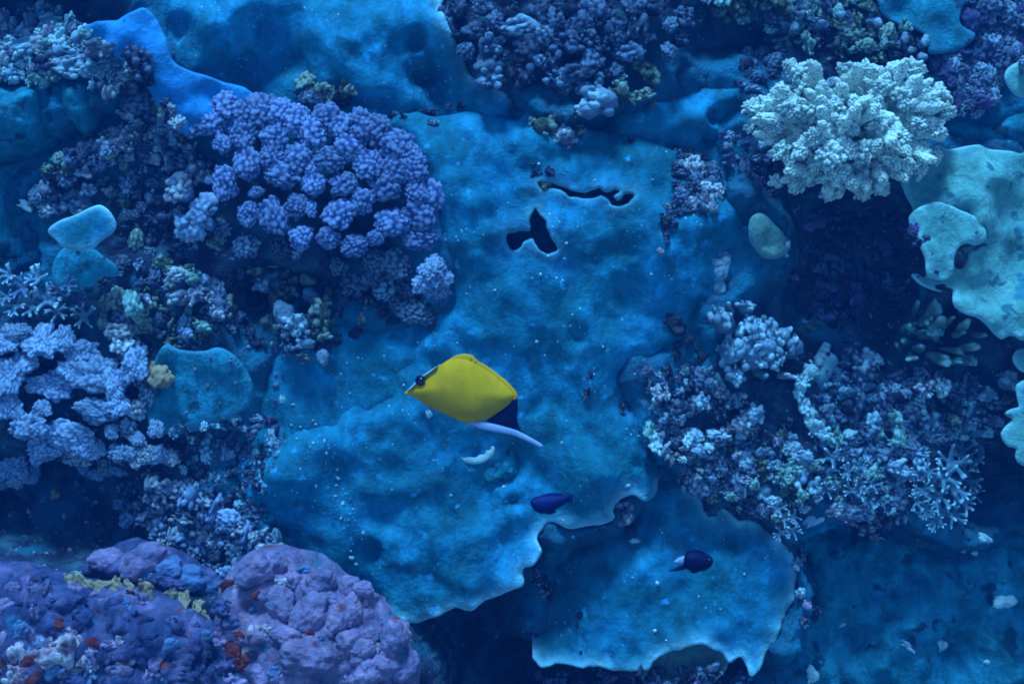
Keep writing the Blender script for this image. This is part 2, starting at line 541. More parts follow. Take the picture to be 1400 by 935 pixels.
    on = dist_to(v, loop) < 1e-5
    ze = z_un[[int(((v - q) ** 2).sum(1).argmin()) for q in loop[::3]]]
    SHEETS.append((loop, hl, v, z, thick, ws[::3], ze, z_un))
    return o


# ------------------------------------------------------------------ plates and crusts of coral
def crop(ox, oy, s, pts):
    return [(ox + x / s, oy + y / s) for x, y in pts]


Y_HOLE = crop(650, 220, 5.6, [(455, 385), (490, 430), (530, 480), (545, 540), (565, 590), (610, 650), (625, 690), (600, 715), (540, 718), (490, 700),
                              (465, 655), (435, 605), (400, 615), (360, 640), (345, 675), (290, 690), (250, 660), (235, 610), (245, 575), (290, 562),
                              (350, 545), (415, 550), (415, 500), (425, 440)])
CRACK = crop(650, 220, 5.6, [(480, 180), (560, 185), (640, 205), (700, 235), (760, 255), (850, 250), (935, 230), (965, 250), (1010, 262), (1065, 238),
                             (1085, 255), (1045, 285), (1070, 322), (1105, 315), (1125, 275), (1165, 270), (1195, 295), (1155, 335), (1090, 365),
                             (1035, 350), (1005, 305), (960, 278), (930, 285), (880, 300), (760, 290), (720, 296), (660, 250), (600, 225), (540, 222),
                             (500, 232)])
PIT = [(908, 431), (922, 427), (936, 434), (943, 452), (938, 470), (928, 472), (920, 452), (910, 442)]

sheet('encrusting_coral', [(215, -60), (600, -60), (606, 15), (628, 70), (645, 100), (672, 118), (700, 135), (735, 180), (640, 190), (540, 190),
                           (440, 190), (340, 180), (262, 150), (225, 90), (205, 30)], -0.02,
      'smooth blue coral crust across the top, left of the dark knobbly coral', m='sheet', lump=0.016, lump_s=8, thick=0.016, ridge=0.006,
      bumps=[(610, 40, 40, 0.05), (570, 60, 14, -0.04), (578, 100, 18, -0.05), (596, 132, 14, -0.03), (470, 60, 80, 0.035), (345, 15, 34, 0.05), (372, 40, 16, -0.03), (388, 78, 24, -0.03), (410, 95, 20, -0.02), (290, 50, 45, 0.035), (330, 95, 30, -0.03), (250, 40, 20, -0.03), (262, 100, 24, 0.02), (430, 30, 25, 0.02), (540, 40, 30, 0.02),
             (660, 150, 30, 0.01), (520, 120, 60, 0.01)], tilt=(0.0, -0.05), dents=60, keep=[(604, -40), (606, 15), (628, 70), (645, 100), (672, 118)], ruffle=0.006)
sheet('plate_coral', [(110, 36), (132, 32), (155, 28), (180, 18), (197, 12), (214, 26), (230, 58), (242, 88), (292, 106), (338, 122), (362, 150),
                      (330, 175), (262, 182), (222, 168), (198, 120), (165, 84), (128, 60)], 0.03,
      'bright smooth blue plate coral at the upper left, above the purple coral', m='sheet_bright', lump=0.012, lump_s=12, dents=40, fine=0.002, thick=0.012,
      tilt=(0.0, 0.05), wav=0.003, bumps=[(285, 125, 20, -0.012), (180, 50, 30, 0.012), (210, 90, 25, 0.012)], ruffle=0.004)
sheet('encrusting_coral', [(530, 168), (560, 152), (600, 158), (640, 150), (700, 160), (728, 150), (770, 168), (820, 178), (880, 190), (940, 215),
                           (985, 235), (1020, 275), (1060, 310), (1050, 360), (1005, 400), (975, 425), (965, 445), (985, 485), (975, 505), (955, 495), (930, 490),
                           (905, 500), (868, 515), (878, 545), (890, 565), (892, 600), (905, 640), (900, 680), (882, 688), (868, 678), (850, 684),
                           (838, 698), (842, 708), (829, 718), (803, 721), (779, 726), (756, 717), (742, 728), (735, 741), (742, 757),
                           (731, 775), (716, 784), (716, 804), (700, 810), (673, 822), (655, 830), (643, 839), (622, 836), (604, 846), (586, 852), (566, 859),
                           (552, 857), (520, 842), (480, 830), (420, 800), (360, 740), (335, 680), (345, 630), (390, 592), (440, 560), (500, 522), (556, 478), (590, 430), (598, 380), (580, 280), (550, 210)], 0.0,
      'huge blue coral crust in the middle with a forked hole and a wavy lower edge', m='sheet', lump=0.015, lump_s=7.5, thick=0.012, lips=0.003,
      holes=[Y_HOLE, CRACK], tilt=(0.0, 0.07), ridge=0.008, rimw=0.006, dents=150, wav_s=45,
      keep=[(868, 678), (850, 684), (838, 698), (842, 708), (829, 718), (803, 721), (779, 726), (756, 717), (742, 728), (735, 741), (742, 757), (731, 775), (716, 784), (716, 804), (700, 810), (673, 822), (643, 839), (604, 846), (566, 859), (545, 855)], ruffle=0.008,
      bumps=[(640, 790, 60, 0.012), (510, 735, 20, 0.012), (505, 757, 16, -0.02), (390, 640, 40, 0.02), (700, 690, 10, -0.02), (430, 600, 40, 0.012), (760, 330, 50, 0.022), (830, 250, 40, 0.014), (900, 330, 70, 0.018), (640, 250, 80, 0.015), 
             (680, 640, 40, -0.03), (705, 620, 22, -0.012), (692, 632, 12, 0.014), (672, 640, 14, 0.012), (850, 420, 40, -0.012), (800, 650, 50, 0.02), (740, 660, 35, -0.015), (900, 600, 40, 0.01), (855, 555, 14, -0.012),
             (670, 525, 10, 0.014), (790, 150, 30, 0.02), (960, 190, 40, 0.02), (880, 170, 30, 0.02), (680, 210, 35, 0.012), (755, 200, 22, 0.015),
             (720, 420, 60, 0.018), (800, 480, 45, 0.012), (960, 300, 40, 0.015), (1000, 345, 30, -0.02), (620, 340, 45, 0.012)])
sheet('plate_coral', [(745, 770), (770, 745), (800, 730), (840, 715), (860, 690), (885, 650), (880, 600), (895, 630), (915, 642), (936, 667),
                      (957, 680), (968, 702), (976, 708), (986, 694), (1001, 699), (1010, 712), (1024, 708), (1040, 717), (1058, 730), (1078, 748), (1089, 772),
                      (1088, 800), (1078, 835), (1064, 866), (1048, 893), (1038, 912), (1024, 921), (1018, 906), (1012, 896), (997, 903), (985, 890),
                      (972, 884), (957, 876), (938, 880), (919, 885), (895, 898), (884, 911), (862, 914), (842, 915), (825, 912), (806, 912), (784, 914),
                      (760, 912), (736, 914), (728, 880), (735, 820)], -0.05,
      'broad blue plate coral at the bottom, behind the white-tailed dark fish', m='sheet', lump=0.012, lump_s=8, thick=0.011, tilt=(0.0, -0.09),
      rimw=0.006, lips=0.004, dents=60, wav=0.004, wav_s=55, ridge=0.006, ruffle=0.009, keep=[(957, 680), (968, 702), (986, 694), (1010, 712), (1040, 717), (1078, 748), (1089, 772), (1088, 800), (1064, 866), (1038, 912), (1024, 921), (1018, 906), (997, 903), (985, 890), (957, 876), (919, 885), (895, 898), (884, 911), (842, 915), (784, 914), (736, 914)],
      bumps=[(740, 830, 60, -0.05), (800, 760, 45, -0.02), (1004, 735, 13, -0.022), (1000, 722, 12, 0.008), (960, 720, 30, -0.012), (880, 800, 70, 0.02),
             (1000, 800, 60, 0.012), (760, 890, 40, -0.02), (990, 860, 20, 0.01)])
sheet('encrusting_coral', [(876, 925), (892, 898), (915, 880), (942, 872), (966, 872), (984, 884), (996, 900), (990, 920), (960, 945), (900, 948)], -0.07,
      'green-grey grainy coral patch at the bottom edge, under the blue plate', m='sheet_green', lump=0.006, lump_s=25, fine=0.004, dome=0.004, wav=0.004)
sheet('encrusting_coral', [(300, 640), (330, 560), (350, 500), (380, 450), (440, 430), (520, 430), (600, 420), (640, 470), (600, 540), (520, 600), (440, 650), (370, 720), (320, 700)], -0.02,
      'shaded dark blue floor of crust left of the yellow fish', m='sheet', lump=0.014, lump_s=9, fine=0.004, ridge=0.004, thick=0.01, keep=[])
# small plates on the left
sheet('plate_coral', [(64, 316), (76, 303), (100, 294), (120, 284), (136, 280), (150, 290), (158, 306), (154, 318), (140, 328), (126, 340), (106, 343),
                      (88, 339), (76, 329)], 0.05, 'small round blue plate coral on the left, topmost of two stacked plates', m='sheet', lump=0.004,
      thick=0.009, rimw=0.003, wav=0.0015, tilt=(0, -0.1), spacing=0.006, bumps=[(140, 300, 14, 0.006)])
sheet('plate_coral', [(70, 366), (84, 340), (120, 338), (140, 350), (158, 364), (157, 378), (138, 378), (124, 392), (100, 398), (78, 393)], 0.018,
      'small blue plate coral on the left, half hidden under the round plate', m='sheet_dim', lump=0.004, thick=0.009, rimw=0.003, wav=0.0015,
      tilt=(0, -0.1), spacing=0.006)
sheet('plate_coral', [(205, 520), (214, 488), (230, 470), (248, 478), (280, 480), (296, 475), (312, 478), (330, 494), (342, 514), (346, 536), (337, 556),
                      (312, 574), (270, 590), (215, 592), (196, 562)], 0.01, 'dull teal rounded plate coral left of the yellow fish', m='sheet_dim',
      lump=0.006, thick=0.01, rimw=0.004, wav=0.0015, tilt=(0.05, 0.1), bumps=[(305, 500, 30, 0.012), (280, 520, 20, -0.006), (230, 480, 14, 0.012)])
# boulders, upper left
sheet('boulder_coral', [(-60, 110), (0, 108), (40, 104), (68, 116), (74, 150), (70, 190), (30, 210), (-60, 215)], 0.0,
      'dull teal boulder coral at the left edge, under the pale rubble', m='sheet_dim', dome=0.05, sink=0.04, lump=0.02, lump_s=22, fine=0.008, seed=71, spacing=0.006, keep=[])
sheet('boulder_coral', [(76, 118), (84, 104), (104, 102), (122, 116), (128, 145), (124, 168), (112, 182), (94, 172), (80, 150)], 0.02,
      'upright rounded teal boulder coral beside the pale rubble, upper left', m='sheet_dim', dome=0.03, sink=0.03, lump=0.014, lump_s=25, fine=0.006, seed=83, spacing=0.006, wav=0.005, keep=[])
sheet('boulder_coral', [(-70, 205), (10, 200), (60, 190), (100, 190), (150, 165), (185, 150), (190, 175), (150, 205), (80, 225), (50, 245), (40, 280), (60, 330),
                        (55, 370), (-70, 375)], -0.05, 'broad dark teal boulder coral at the left edge, above the round plate', m='sheet_dim',
      dome=0.05, sink=0.04, lump=0.024, lump_s=18, fine=0.008, seed=91, sink_r=0.03, spacing=0.006, wav=0.006, keep=[])
# right side plates
sheet('plate_coral', [(1235, 240), (1262, 205), (1289, 196), (1302, 202), (1316, 199), (1348, 195), (1368, 199), (1400, 206), (1460, 215), (1470, 470), (1400, 467),
                      (1381, 459), (1365, 464), (1357, 459), (1348, 451), (1332, 436), (1315, 429), (1301, 420), (1298, 408), (1303, 397), (1294, 393), (1284, 400), (1262, 391),
                      (1249, 376), (1256, 374), (1268, 378), (1268, 362), (1262, 343), (1256, 320), (1252, 280)], 0.045,
      'large pale teal plate coral with scalloped edge at the right', m='sheet_pale', lump=0.014, lump_s=10, thick=0.01, rimw=0.003, wav=0.0025, dents=60, ruffle=0.008,
      tilt=(0.0, -0.12), holes=[crop(1050, 310, 3.017, [(768, 120), (785, 85), (815, 72), (850, 74), (885, 66), (905, 75), (880, 84), (850, 98), (825, 105),
                                                        (810, 150), (795, 178), (775, 170), (764, 145)]),
                                crop(1050, 310, 3.017, [(690, 248), (715, 236), (735, 244), (730, 258), (705, 262)])],
      bumps=[(1330, 250, 40, 0.015), (1385, 290, 30, -0.014), (1340, 300, 20, 0.014), (1340, 345, 22, -0.008), (1390, 360, 30, -0.02), (1270, 260, 25, -0.012), (1350, 400, 40, 0.012)])
sheet('plate_coral', [(1246, 296), (1254, 330), (1263, 352), (1266, 376), (1280, 384), (1298, 380), (1304, 362), (1306, 345), (1318, 333), (1336, 335), (1350, 324), (1346, 304), (1320, 288), (1280, 276)], 0.066,
      'small folded lobe lying on the left part of the large pale plate', m='sheet_pale', lump=0.008, lump_s=18, thick=0.008, rimw=0.0035, wav=0.0025, ruffle=0.006, spacing=0.006, tilt=(0, -0.1))
sheet('plate_coral', [(1388, 484), (1386, 492), (1390, 500), (1402, 510), (1450, 520), (1450, 478), (1400, 476)], 0.03,
      'small sliver of pale plate coral at the right edge, under the large plate', m='sheet_pale', thick=0.009, rimw=0.003, wav=0.001, spacing=0.006)
sheet('plate_coral', [(1400, 522), (1394, 545), (1396, 556), (1384, 560), (1376, 566), (1386, 574), (1378, 582), (1371, 592), (1373, 603), (1380, 611), (1390, 613),
                      (1389, 624), (1398, 636), (1450, 650), (1460, 520)], 0.05, 'pale rounded plate coral with lobed edge at the right edge, lowest of three',
      m='sheet_pale', thick=0.009, rimw=0.003, wav=0.001, spacing=0.006, tilt=(0, -0.1))
sheet('plate_coral', [(1374, 108), (1378, 94), (1390, 86), (1410, 80), (1450, 85), (1450, 140), (1410, 136), (1386, 128)], 0.05,
      'small pale green plate coral at the right edge, right of the white coral', m='sheet_pale', thick=0.009, rimw=0.003, wav=0.001, spacing=0.006)
sheet('plate_coral', [(1196, -40), (1202, 10), (1216, 26), (1245, 36), (1268, 52), (1270, 74), (1296, 72), (1322, 62), (1334, 45), (1316, 30), (1322, 0), (1330, -40)],
      0.0, 'blue plate coral at the top edge, above the white branching coral', m='sheet_dim', dents=25, lump=0.008, thick=0.009, rimw=0.004, tilt=(0, -0.05))
sheet('boulder_coral', [(1290, 200), (1270, 170), (1300, 150), (1340, 158), (1390, 140), (1460, 140), (1460, 215), (1380, 210)], -0.03,
      'dark blue smooth coral between the white coral and the large pale plate', m='sheet_dim', dome=0.015, lump=0.008, sink=0.02, seed=33, keep=[])
sheet('encrusting_coral', [(1075, 745), (1110, 722), (1160, 700), (1200, 700), (1250, 728), (1300, 745), (1350, 728), (1400, 715), (1480, 720), (1480, 1000),
                           (1060, 1000), (1060, 930), (1085, 860), (1100, 800)], -0.085,
      'dim blue bumpy coral crust filling the lower right corner', m='sheet_dim', tilt=(0.0, -0.07), lump=0.026, lump_s=17, fine=0.007, sink=0.03, sink_r=0.02, ridge=0.012, keep=[], dents=120,
      bumps=[(1160, 760, 40, 0.02), (1210, 800, 35, -0.02), (1250, 860, 40, 0.02), (1340, 800, 40, 0.02), (1180, 870, 30, -0.025), (1300, 900, 40, -0.02)])
sheet('encrusting_coral', [(1026, 300), (1038, 291), (1050, 296), (1064, 310), (1078, 326), (1080, 342), (1066, 352), (1048, 354), (1036, 344), (1026, 325)], 0.02,
      'pale green coral patch left of the dark hollow, below the white coral', m='sheet_green', dome=0.012, lump=0.010, lump_s=25, fine=0.004, thick=0.01, spacing=0.0045,
      bumps=[(1047, 334, 6, -0.008)], wav=0.002)
sheet('encrusting_coral', [(720, 160), (770, 175), (810, 150), (870, 128), (925, 112), (945, 108), (970, 102), (1000, 106), (1024, 112), (1022, 150), (1000, 190), (1010, 240),
                           (960, 262), (900, 230), (820, 215), (760, 210)], -0.01,
      'blue lumpy coral crust between the dark knobbly coral and the white coral', m='sheet', lump=0.014, lump_s=14, fine=0.006, keep=[], dents=30,
      bumps=[(948, 120, 20, 0.02), (1000, 125, 26, 0.025), (945, 165, 22, 0.02), (975, 160, 8, -0.03), (968, 190, 10, -0.03), (880, 150, 30, 0.01), (900, 220, 25, 0.015)])

# ------------------------------------------------------------------ reef rock
ZONES = [  # (outline px, height, softness m)
    ([(540, 850), (715, 795), (742, 765), (760, 850), (730, 900), (725, 990), (560, 990)], -0.17, 0.03),
    ([(725, 900), (1040, 905), (1060, 990), (700, 990)], -0.14, 0.02),
    ([(1060, 280), (1250, 290), (1290, 420), (1230, 500), (1110, 480), (1060, 420), (1000, 420)], -0.09, 0.04),
    ([(1320, 600), (1420, 620), (1430, 720), (1340, 720), (1330, 660)], -0.12, 0.03),
    ([(950, 20), (1060, 30), (1060, 120), (930, 110)], -0.10, 0.04),
    ([(980, 180), (1060, 220), (1250, 270), (1230, 330), (1060, 300)], -0.07, 0.03),
    ([(330, 380), (560, 400), (590, 450), (480, 520), (440, 500), (350, 480)], -0.10, 0.03),
    ([(60, 190), (240, 180), (340, 240), (330, 330), (120, 340), (50, 300)], -0.02, 0.03),
    ([(-60, 640), (130, 640), (180, 720), (150, 760), (-60, 760)], -0.10, 0.03),
    ([(-60, -60), (60, -60), (48, 25), (-60, 35)], -0.12, 0.02),
    ([(70, -60), (240, -60), (215, 20), (120, 30), (70, 10)], -0.12, 0.02),
    ([(-60, 770), (110, 770), (330, 790), (370, 745), (450, 760), (530, 810), (575, 990), (-60, 990)], 0.085, 0.02),
    ([(600, -60), (960, -60), (930, 90), (800, 140), (700, 110), (640, 80)], 0.0, 0.04),
    ([(890, 510), (1000, 440), (1340, 480), (1340, 720), (1140, 730), (940, 660)], -0.01, 0.04),
    ([(205, 590), (350, 580), (360, 650), (260, 650)], -0.05, 0.03),
    ([(1010, 60), (1300, 80), (1290, 230), (1100, 240), (1020, 200)], 0.0, 0.04),
]


def axis(a, b, fine, grow, far):
    c = list(np.arange(a, b + 1e-9, fine))
    s, p = fine, c[-1]
    hi = []
    while p < far:
        s = min(s * grow, 0.12)
        p += s
        hi.append(p)
    s, p = fine, c[0]
    lo = []
    while p > -far:
        s = min(s * grow, 0.12)
        p -= s
        lo.append(p)
    return np.array(lo[::-1] + c + hi)


gu = axis(-0.84, 0.84, 0.0056, 1.10, 2.6)
gv = axis(-0.60, 0.60, 0.0056, 1.10, 2.3)
U, Vv = np.meshgrid(gu, gv)
tu, tv = U.ravel(), Vv.ravel()
base = -0.02 + 0.03 * fbm(uv3(tu, tv, 4.5, 3.0), 4)
for px, h, soft in ZONES:
    lp = smooth_loop([P(x, y, 0)[:2] for x, y in px], 0.012)
    lo, hi = lp.min(0) - 3 * soft, lp.max(0) + 3 * soft
    idx = np.where((tu > lo[0]) & (tu < hi[0]) & (tv > lo[1]) & (tv < hi[1]))[0]
    q = np.stack([tu[idx], tv[idx]], 1)
    sdv = dist_to(q, lp) * np.where(inside(q, lp), 1, -1)
    k = np.clip(sdv / (2 * soft) + 0.5, 0, 1)
    k = k * k * (3 - 2 * k)
    base[idx] = base[idx] * (1 - k) + (h + 0.5 * base[idx]) * k
q2 = np.stack([tu, tv], 1)
rough = 0.012 * (0.5 - worley(q2 * 28 + 3)) + 0.007 * (0.5 - worley(q2 * 65 + 9)) + 0.010 * fbm(uv3(tu, tv, 24, 8.0), 4, 0.6)
tz = base + rough
from mathutils.kdtree import KDTree
cr_ = np.zeros(len(tu))
for loop, hl, sv, sz, thick, ws, ze, zu in SHEETS:
    if ws.max() == 0: continue
    l3 = loop[::3]
    lo, hi = loop.min(0) - 0.09, loop.max(0) + 0.09
    idx = np.where((tu > lo[0]) & (tu < hi[0]) & (tv > lo[1]) & (tv < hi[1]))[0]
    q = np.stack([tu[idx], tv[idx]], 1)
    kd = KDTree(len(l3))
    for i, (a, b) in enumerate(l3): kd.insert((a, b, 0), i)
    kd.balance()
    r = [kd.find((a, b, 0)) for a, b in q]
    ni = np.array([k[1] for k in r])
    dd = np.array([k[2] for k in r])
    k = ws[ni] * np.exp(-(dd / 0.045) ** 2)
    cr_[idx] = np.maximum(cr_[idx], ws[ni] * np.exp(-(dd / 0.05) ** 2) * np.clip(0.75 + 1.1 * fbm(uv3(tu[idx], tv[idx], 16, 2.0), 3), 0, 1))
    tz[idx] = tz[idx] * (1 - k) + np.maximum(tz[idx], ze[ni] - 0.004 + rough[idx]) * k
for loop, hl, sv, sz, thick, ws, ze, zu in SHEETS:
    lo, hi = loop.min(0), loop.max(0)
    idx = np.where((tu > lo[0]) & (tu < hi[0]) & (tv > lo[1]) & (tv < hi[1]))[0]
    q = np.stack([tu[idx], tv[idx]], 1)
    ins = inside(q, loop)
    idx, q = idx[ins], q[ins]
    dd = dist_to(q, loop)
    kd = KDTree(len(sv))
    for i, (a, b) in enumerate(sv):
        kd.insert((a, b, 0), i)
    kd.balance()
    zs = np.array([zu[kd.find((a, b, 0))[1]] for a, b in q])
    l3 = loop[::3]
    wn_ = ws[np.concatenate([((q[k0:k0 + 4000, None] - l3[None]) ** 2).sum(2).argmin(1) for k0 in range(0, len(q), 4000)])]
    free = zs - thick - 0.012 - 0.022 * np.clip(dd / 0.03, 0, 1) - 0.5 * rough[idx]
    bur = zs + 0.004 + 0.8 * rough[idx] - 0.06 * np.clip(dd / 0.06, 0, 1)
    lim = free * (1 - wn_) + bur * wn_
    tz[idx] = np.minimum(tz[idx], lim)
nv, nu = U.shape
ii = (np.arange(nv - 1)[:, None] * nu + np.arange(nu - 1)[None, :]).ravel()
quads = np.stack([ii, ii + 1, ii + nu + 1, ii + nu], 1)
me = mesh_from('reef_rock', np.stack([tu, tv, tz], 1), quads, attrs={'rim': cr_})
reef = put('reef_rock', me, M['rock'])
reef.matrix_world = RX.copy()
tag(reef, kind='structure')
# ------------------------------------------------------------------ finding the surface under a photo pixel
from mathutils.bvhtree import BVHTree


def local_bvh(objs):
    vs, fs, k = [], [], 0
    for o in objs:
        mw = RX.inverted() @ o.matrix_world
        n = len(o.data.vertices)
        co = np.empty(n * 3)
        o.data.vertices.foreach_get('co', co)
        A = np.array(mw)
        vs += (co.reshape(-1, 3) @ A[:3, :3].T + A[:3, 3]).tolist()
        fs += [[i + k for i in p.vertices] for p in o.data.polygons]
        k = len(vs)
    return BVHTree.FromPolygons(vs, fs)


bpy.context.view_layer.update()
SURF = local_bvh([o for o in scene.objects if o.type == 'MESH'])
CAMP = Vector((0, 0, D))


def cast(x, y):
    """first reef surface seen through a photo pixel, in (u, v, w), and its normal"""
    t = Vector(P(x, y, 0)) - CAMP
    h, n, i, d = SURF.ray_cast(CAMP, t.normalized())
    if h is None:
        return Vector(P(x, y, -0.05)), Vector((0, 0, 1))
    return h, n


UPL = R3I @ Vector((0, 0, 1))             # world up in slope axes


# ------------------------------------------------------------------ shapes (radius about 1, growing along +Z)
def remesh(blobs, voxel=0.1, noise=0.0, nscale=2.0, seed=0.0, smooth=0, tip=None, fuzz=0.0, fscale=9.0):
    """blobs: list of (centre, radii) spheres fused into one skin"""
    bm = bmesh.new()
    for c, r in blobs:
        r = (r, r, r) if np.isscalar(r) else r
        bmesh.ops.create_icosphere(bm, subdivisions=2, radius=1.0,
                                   matrix=Matrix.Translation(Vector(c)) @ Matrix.Diagonal((*r, 1)))
    tmp = bpy.data.meshes.new('tmp')
    bm.to_mesh(tmp)
    bm.free()
    o = bpy.data.objects.new('tmp', tmp)
    col.objects.link(o)
    md = o.modifiers.new('r', 'REMESH')
    md.mode = 'VOXEL'
    md.voxel_size = voxel
    if smooth:
        ms = o.modifiers.new('s', 'SMOOTH')
        ms.iterations = smooth
    dg = bpy.context.evaluated_depsgraph_get()
    me = bpy.data.meshes.new_from_object(o.evaluated_get(dg))
    bpy.data.objects.remove(o)
    bpy.data.meshes.remove(tmp)
    n = len(me.vertices)
    co = np.empty(n * 3)
    me.vertices.foreach_get('co', co)
    co = co.reshape(-1, 3)
    nr = np.empty(n * 3)
    me.vertices.foreach_get('normal', nr)
    nr = nr.reshape(-1, 3)
    dsp = np.zeros(n)
    if noise: dsp += noise * fbm(co * nscale + seed, 4, 0.55)
    if fuzz: dsp += fuzz * np.clip(pnoise(co * fscale + seed * 2) + 0.2, 0, 1)
    co2 = co + nr * dsp[:, None]
    me.vertices.foreach_set('co', co2.ravel())
    t = tip(co, dsp) if tip else np.clip((co[:, 2] - 0.2) / 1.0, 0, 1)
    at = me.attributes.new('tip', 'FLOAT', 'POINT')
    at.data.foreach_set('value', np.clip(t, 0, 1).astype(np.float32))
    me.polygons.foreach_set('use_smooth', [True] * len(me.polygons))
    me.update()
    return me


def nub_head(seed, nubs=70, nub_r=0.23, nub_h=0.20, stem=2.2, lobes=0.25, flat=0.8, sub=5):
    """cauliflower-coral branch end: an uneven dome set with small warts, on a short stem"""
    r_ = np.random.default_rng(seed)
    bm = bmesh.new()
    bmesh.ops.create_icosphere(bm, subdivisions=sub, radius=1.0)
    co = np.array([v.co[:] for v in bm.verts])
    fs = [[v.index for v in f.verts] for f in bm.faces]
    bm.free()
    k = np.arange(nubs)
    z = 1 - 1.35 * (k + 0.5) / nubs
    ph = k * 2.399963 + r_.uniform(0, 6)
    c = np.stack([np.sqrt(1 - z * z) * np.cos(ph), np.sqrt(1 - z * z) * np.sin(ph), z], 1) + r_.normal(0, 0.06, (nubs, 3))
    c /= np.linalg.norm(c, axis=1)[:, None]
    ang = np.arccos(np.clip(co @ c.T, -1, 1))
    size = r_.uniform(0.75, 1.2, nubs)
    b = np.sqrt(np.clip(1 - (ang / (nub_r * size)) ** 2, 0, 1)).max(1)
    rad = 1 + lobes * fbm(co * 1.3 + seed * 3.7, 2) * 1.4
    out = co * (rad + nub_h * b)[:, None]
    out[:, 2] *= flat
    low = np.clip(-co[:, 2], 0, 1)
    out[:, :2] *= (1 - 0.55 * low)[:, None]
    out[:, 2] -= stem * low ** 1.5
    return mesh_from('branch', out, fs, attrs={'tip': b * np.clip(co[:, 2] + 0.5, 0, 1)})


def knob_mesh(seed, n=6, noise=0.35, fuzz=0.0):
    r_ = np.random.default_rng(seed)
    bl = [((0, 0, -0.5), (0.7, 0.7, 0.9))]
    for i in range(n):
        a = r_.uniform(0, 6.28)
        d = r_.uniform(0.1, 0.75)
        bl.append(((d * math.cos(a), d * math.sin(a), r_.uniform(-0.1, 0.45)), r_.uniform(0.25, 0.55)))
    return remesh(bl, 0.105, noise, 2.3, seed, tip=lambda co, d: np.clip(co[:, 2] * 0.7, 0, 1) * np.clip(0.4 + d / noise * 1.3, 0, 1), fuzz=fuzz)


def lobe_mesh(seed):
    r_ = np.random.default_rng(seed)
    bl = [((0, 0, 0), (0.8, 0.72, 0.7)), ((0, 0, -0.9), (0.6, 0.6, 0.9))]
    for i in range(3):
        a = r_.uniform(0, 6.28)
        bl.append(((0.42 * math.cos(a), 0.42 * math.sin(a), r_.uniform(-0.05, 0.25)), r_.uniform(0.4, 0.62)))
    return remesh(bl, 0.075, 0.22, 2.2, seed, smooth=2, tip=lambda co, d: np.clip(co[:, 2], 0, 1) * 0.5 * np.clip(0.5 + d * 6, 0, 1))


def limb(a, b, ra, rb, k=None):
    a, b = np.array(a, float), np.array(b, float)
    k = k or max(2, int(np.linalg.norm(b - a) / (0.5 * min(ra, rb))))
    return [(tuple(a + (b - a) * t), ra + (rb - ra) * t) for t in np.linspace(0, 1, k)]


def finger_mesh(seed):
    r_ = np.random.default_rng(seed)
    bl, base = [], np.array((0, 0, -1.2))
    k = r_.integers(1, 4)
    for i in range(k):
        a = r_.uniform(0, 6.28)
        t = np.array((0.5 * math.cos(a) * (k > 1), 0.5 * math.sin(a) * (k > 1), r_.uniform(0.6, 1.1)))
        mid = (base + t) / 2 + r_.normal(0, 0.12, 3)
        bl += limb(base, mid, 0.42, 0.36) + limb(mid, t, 0.36, 0.22)
    return remesh(bl, 0.085, 0.12, 2.2, seed, tip=lambda co, d: np.clip((co[:, 2] - 0.35) * 1.4, 0, 1))


def staghorn_mesh(seed, n=5, flat=0.6):
    r_ = np.random.default_rng(seed)
    bl, tips = [], []
    for i in range(n):
        a = i / n * 6.28 + r_.uniform(-0.4, 0.4)
        p = np.array((0, 0, -0.5))
        q = np.array((0.55 * math.cos(a), 0.55 * math.sin(a), r_.uniform(0.0, 0.4) * flat))
        bl += limb(p, q, 0.2, 0.15)
        for j in range(r_.integers(2, 4)):
            aa = a + r_.uniform(-0.9, 0.9)
            t = q + np.array((0.5 * math.cos(aa), 0.5 * math.sin(aa), r_.uniform(0.05, 0.5)))
            bl += limb(q, t, 0.14, 0.085)
            tips.append(t)
    tips = np.array(tips)

    def tp(co, d):
        return np.exp(-(np.sqrt(((co[:, None] - tips[None]) ** 2).sum(2)).min(1) / 0.16) ** 2)
    return remesh(bl, 0.06, 0.05, 4, seed, tip=tp)


def nubbify(me, r, h, seed, low=-9.0):
    """cover a mesh with close-set rounded nubs"""
    n = len(me.vertices)
    co = np.empty(n * 3)
    me.vertices.foreach_get('co', co)
    co = co.reshape(-1, 3)
    nr = np.empty(n * 3)
    me.vertices.foreach_get('normal', nr)
    nr = nr.reshape(-1, 3)
    order = np.random.default_rng(seed).permutation(n)
    cell, cen = {}, []
    for i in order:
        p = co[i]
        if p[2] < low: continue
        k = tuple(np.floor(p / (1.25 * r)).astype(int))
        ok = True
        for dx in (-1, 0, 1):
            for dy in (-1, 0, 1):
                for dz in (-1, 0, 1):
                    for q in cell.get((k[0] + dx, k[1] + dy, k[2] + dz), ()):
                        if (p[0] - q[0]) ** 2 + (p[1] - q[1]) ** 2 + (p[2] - q[2]) ** 2 < (1.25 * r) ** 2: ok = False
        if ok:
            cell.setdefault(k, []).append(p)
            cen.append(p)
    kd = KDTree(len(cen))
    for i, p in enumerate(cen): kd.insert(p, i)
    kd.balance()
    d = np.array([kd.find(p)[2] for p in co]) / r
    b = np.sqrt(np.clip(1 - d * d, 0, 1))
    me.vertices.foreach_set('co', (co + nr * (h * b)[:, None]).ravel())
    me.attributes['tip'].data.foreach_set('value', (b ** 0.8).astype(np.float32))
    me.update()
    return me


